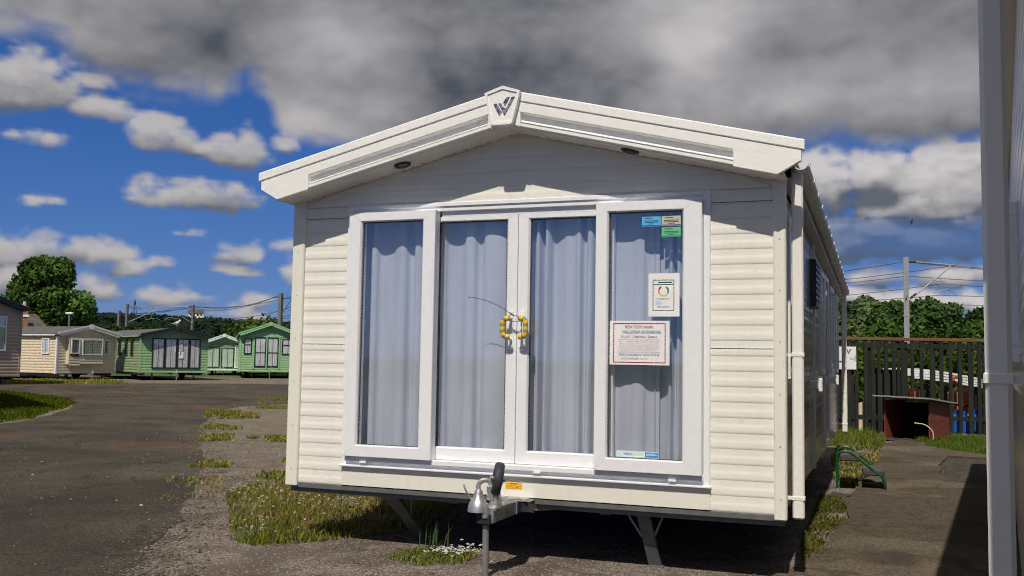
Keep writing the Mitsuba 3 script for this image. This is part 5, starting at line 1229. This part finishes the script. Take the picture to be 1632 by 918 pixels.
# dark board and clutter behind the fence
q = thing('dark_board', 'dark panel leaning behind the fence left of the orange machines', 'board'); add(q, box(1.12, 1.82, .45, .50, .02, 1.34, .004), 'machine_dark')
q = thing('timber_offcut', 'pale plywood sheet leaning behind the fence near the caravan end', 'board'); add(q, loft([(.72, .6, .0), (1.12, .6, .0), (1.11, .62, .68), (.78, .62, .56)], [(.72, .63, .0), (1.12, .63, .0), (1.11, .65, .68), (.78, .65, .56)]), 'ply_tan')
q = thing('metal_sheets', 'pile of glossy white profiled sheets lying across the orange machines', 'metal sheets')
for j in range(4):
    xs_ = np.linspace(2.02 + .1 * j, 5.6 + .3 * j, 40); yy = 1.75 - j * .2
    zt_ = 1.27 - .050 * j + .10 * np.sin((xs_ - 1.75) * 1.35 + .25 * j) * (1 - .1 * j) - .06 * (xs_ - 2.4)
    rows = [np.c_[xs_, np.full(40, yy + a), zt_ + b] for a, b in ((-.02, -.045), (0, -.01), (.10, .012), (.24, -.03), (.36, -.02), (.48, .03), (.60, .03))]
    v = np.vstack(rows); i = np.arange(len(v)).reshape(7, 40)
    part(q, 'sheet', tm(v, np.stack([i[:-1, :-1], i[:-1, 1:], i[1:, 1:], i[1:, :-1]], -1).reshape(-1, 4)), 'sheet_white', 40)
for j, (x, zt, lab) in enumerate(((2.08, 1.24, 'left orange machine behind the fence'), (3.13, 1.26, 'right orange machine behind the fence'))):
    q = thing('yard_machine', lab, 'machine')
    if j: part(q, 'ring', lathe([(.045, -.04), (.10, -.05), (.115, 0), (.10, .05), (.045, .04), (.04, 0), (.045, -.04)], 22, (x - .02, .80, zt - .13), (.25, 1, 0)), 'machine_orange', 40)
    part(q, 'body', [hullpts(np.array([[x - .15, .75, zt - .42], [x + .26, .75, zt - .36], [x + .30, 1.1, zt - .36], [x - .12, 1.1, zt - .42], [x - .17, .75, zt - .62], [x + .30, .75, zt - .68], [x + .30, 1.1, zt - .68], [x - .15, 1.1, zt - .62], [x, .8, zt - .30], [x + .12, .8, zt - .27]])), box(x - .16, x + .26, .78, 1.1, zt - .86, zt - .70, .02)], 'machine_orange')
    part(q, 'frame', [box(x - .3, x - .24, .8, .86, 0, 1.0), box(x + .36, x + .42, .8, .86, 0, 1.0), bar((x - .27, .83, .15), (x + .39, .83, .75), .06, .05), bar((x + .39, .84, .2), (x + .95, .84, .62), .06, .05), box(x - .3, x + .42, .8, .86, .66, .72)], 'machine_dark')
q = thing('scrap_frame', 'tangle of dark metal frames behind the fence left of the dark board', 'scrap metal')
rs_ = np.random.default_rng(8)
add(q, [bar((rs_.uniform(-.2, .4), rs_.uniform(.5, 1.2), rs_.uniform(.05, .4)), (rs_.uniform(-.1, .6), rs_.uniform(.5, 1.2), rs_.uniform(.5, 1.2)), .05, .04, (0, 1, 0)) for _ in range(9)], 'steel_dark')
for j, (x, y, s) in enumerate(((2.91, .40, 1.0), (3.13, .50, .94), (3.31, .38, 1.03), (3.52, .50, .97), (3.72, .40, 1.0), (3.93, .48, 1.0))):
    q = thing('gas_cylinder', ['first blue gas cylinder from the red shelter behind the fence', 'second blue gas cylinder from the shelter', 'third blue gas cylinder from the shelter', 'fourth blue gas cylinder, beside the near downpipe', 'fifth blue gas cylinder behind the near downpipe', 'sixth blue gas cylinder right of the near downpipe'][j], 'gas cylinder', None)
    part(q, 'body', lathe([(0, .0), (.08, .0), (.093, .02), (.095, .05), (.095, .34 * s), (.087, .375 * s), (.06, .40 * s), (.03, .41 * s), (0, .41 * s)], 24, (x, y, 0)), 'cylinder_blue', 40)
    part(q, 'collar', lathe([(.040, .405 * s), (.047, .405 * s), (.047, .50 * s), (.040, .50 * s)], 18, (x, y, 0)), 'cylinder_blue', 40)
    part(q, 'valve', lathe([(0, .405), (.016, .405), (.016, .45), (.01, .46), (0, .46)], 10, (x, y, 0)), 'cast_alloy', 40)
q = thing('site_sign', 'small white sign on the fence behind the far downpipe', 'sign')
add(q, box(.24, .60, -.045, -.022, 1.33, 1.81, .003), 'paper')
part(q, 'lettering', text('line', .05, .47, -.0455, 1.53, .11), 'ink_dark')
part(q, 'emblem', [prism([(.38, 1.76), (.42, 1.76), (.44, 1.70), (.46, 1.76), (.50, 1.76), (.45, 1.65), (.43, 1.65)], 'y', -.0462, -.0452)], 'foam_grey')
part(q, 'yellow_mark', box(.555, .595, -.0462, -.0452, 1.50, 1.63), 'card_stone')
FR.pop()
# open-fronted red shelter
k = thing('timber_shelter', 'low red-brown open-fronted timber shelter with a flat grey roof', 'shelter')
FR.append(frame((2.46, 13.75), (.92, -.39)))
kw_, kd_, kh_ = .86, 1.0, .78
part(k, 'left_panel', box(0, .022, 0, kd_, 0.01, kh_ - .02), 'red_board')
part(k, 'right_panel', box(kw_ - .022, kw_, 0, kd_, .01, kh_ - .02), 'red_board')
part(k, 'back_panel', box(.023, kw_ - .023, kd_ - .02, kd_, .01, kh_ - .07), 'machine_dark')
part(k, 'floor', box(.023, kw_ - .023, .05, kd_ - .021, .012, .03), 'machine_dark')
part(k, 'roof_board', loft([(-.12, -.24, kh_ + .055), (-.14, kd_ + .12, kh_ - .06), (-.14, kd_ + .12, kh_ - .035), (-.12, -.24, kh_ + .08)], [(kw_ + .10, -.24, kh_ + .035), (kw_ + .12, kd_ + .12, kh_ - .08), (kw_ + .12, kd_ + .12, kh_ - .055), (kw_ + .10, -.24, kh_ + .06)]), 'grey_board')
FR.pop()
k = thing('bent_stick', 'pale bent dry stem leaning in front of the red shelter', 'stick')
add(k, [tube(arcpath([(3.30, 13.45, .0), (3.30, 13.43, .20), (3.17, 13.40, .33), (2.98, 13.38, .36)], 18), [.018] * 9 + [.012] * 9 if False else .012, 6)], 'ply_tan', True)
# green two-tread step
k = thing('caravan_step', 'green tubular two-tread step standing beside the caravan side door', 'step')
FR.append(frame((1.93, 5.25), (1, .03)))
for j, y in enumerate((.0, .62)):
    part(k, 'side_tube', tube(arcpath([(.0, y, .0), (.0, y, .36), (.03, y, .425), (.10, y, .44), (.17, y, .41), (.36, y, .26), (.46, y, .185), (.50, y, .12), (.51, y, .0)], 48), .0145, 10), 'step_green', 40)
    for x in (.0, .51): part(k, 'foot_cap', lathe([(0, 0), (.02, 0), (.02, .03), (0, .03)], 10, (x, y, 0)), 'foam_grey')
part(k, 'tread', box(.03, .24, -.01, .63, .335, .395, .01), 'step_tread'); part(k, 'tread', box(.27, .50, -.01, .63, .185, .245, .01), 'step_tread')
part(k, 'cross_tube', [tube([(.0, 0, .08), (.0, .62, .08)], .011, 8), tube([(.50, 0, .07), (.50, .62, .07)], .011, 8)], 'step_green', 40)
FR.pop()
# flat stones beside the step
rk = np.random.default_rng(5)
for j, (x, y, s) in enumerate(((2.05, 6.6, .22), (2.2, 6.1, .16), (1.98, 4.55, .14), (2.55, 13.55, .16), (2.85, 13.6, .14), (2.04, 7.3, .2))):
    q = thing('flat_stone', ['flat grey stone behind the green step', 'smaller flat stone just behind the green step', 'flat stone in front of the green step', 'stone at the left corner of the red shelter', 'stone below the opening of the red shelter', 'flat stone farther back in the weeds by the path'][j], 'stone')
    pp = np.c_[rk.normal(0, 1, (14, 2)), rk.uniform(0, 1, 14)]; pp[:, :2] /= np.linalg.norm(pp[:, :2], axis=1, keepdims=True); pp[:, :2] *= rk.uniform(.7, 1.1, (14, 1))
    add(q, hullpts(pp * [s, s * .8, .06] + [x, y, 0]), 'rubble')
# bird in flight
k = thing('flying_bird', 'small dark bird in flight in front of the slate cloud', 'bird')
bp_ = np.array([2.39, -6.42, 1.39]) + 60 * np.array([math.sin(math.radians(1.7)) * math.cos(math.radians(7.9)), math.cos(math.radians(1.7)) * math.cos(math.radians(7.9)), math.sin(math.radians(7.9))])
b_ = trimesh.creation.icosphere(2, .05); b_.apply_scale([1.0, .9, 2.0]); b_.apply_translation(bp_)
part(k, 'body', b_, 'bird_dark', True)
part(k, 'wing', hullpts(np.array([[.0, 0, .06], [.0, .02, -.02], [.10, .05, .12], [.06, .03, .20]]) + bp_), 'bird_dark'); part(k, 'wing', hullpts(np.array([[.0, 0, .03], [.0, .02, -.06], [.09, -.05, -.05], [.05, -.03, .05]]) + bp_), 'bird_dark')
part(k, 'tail', hullpts(np.array([[-.02, 0, -.08], [.02, 0, -.08], [-.05, 0, -.17], [.01, 0.01, -.17]]) + bp_), 'bird_dark')
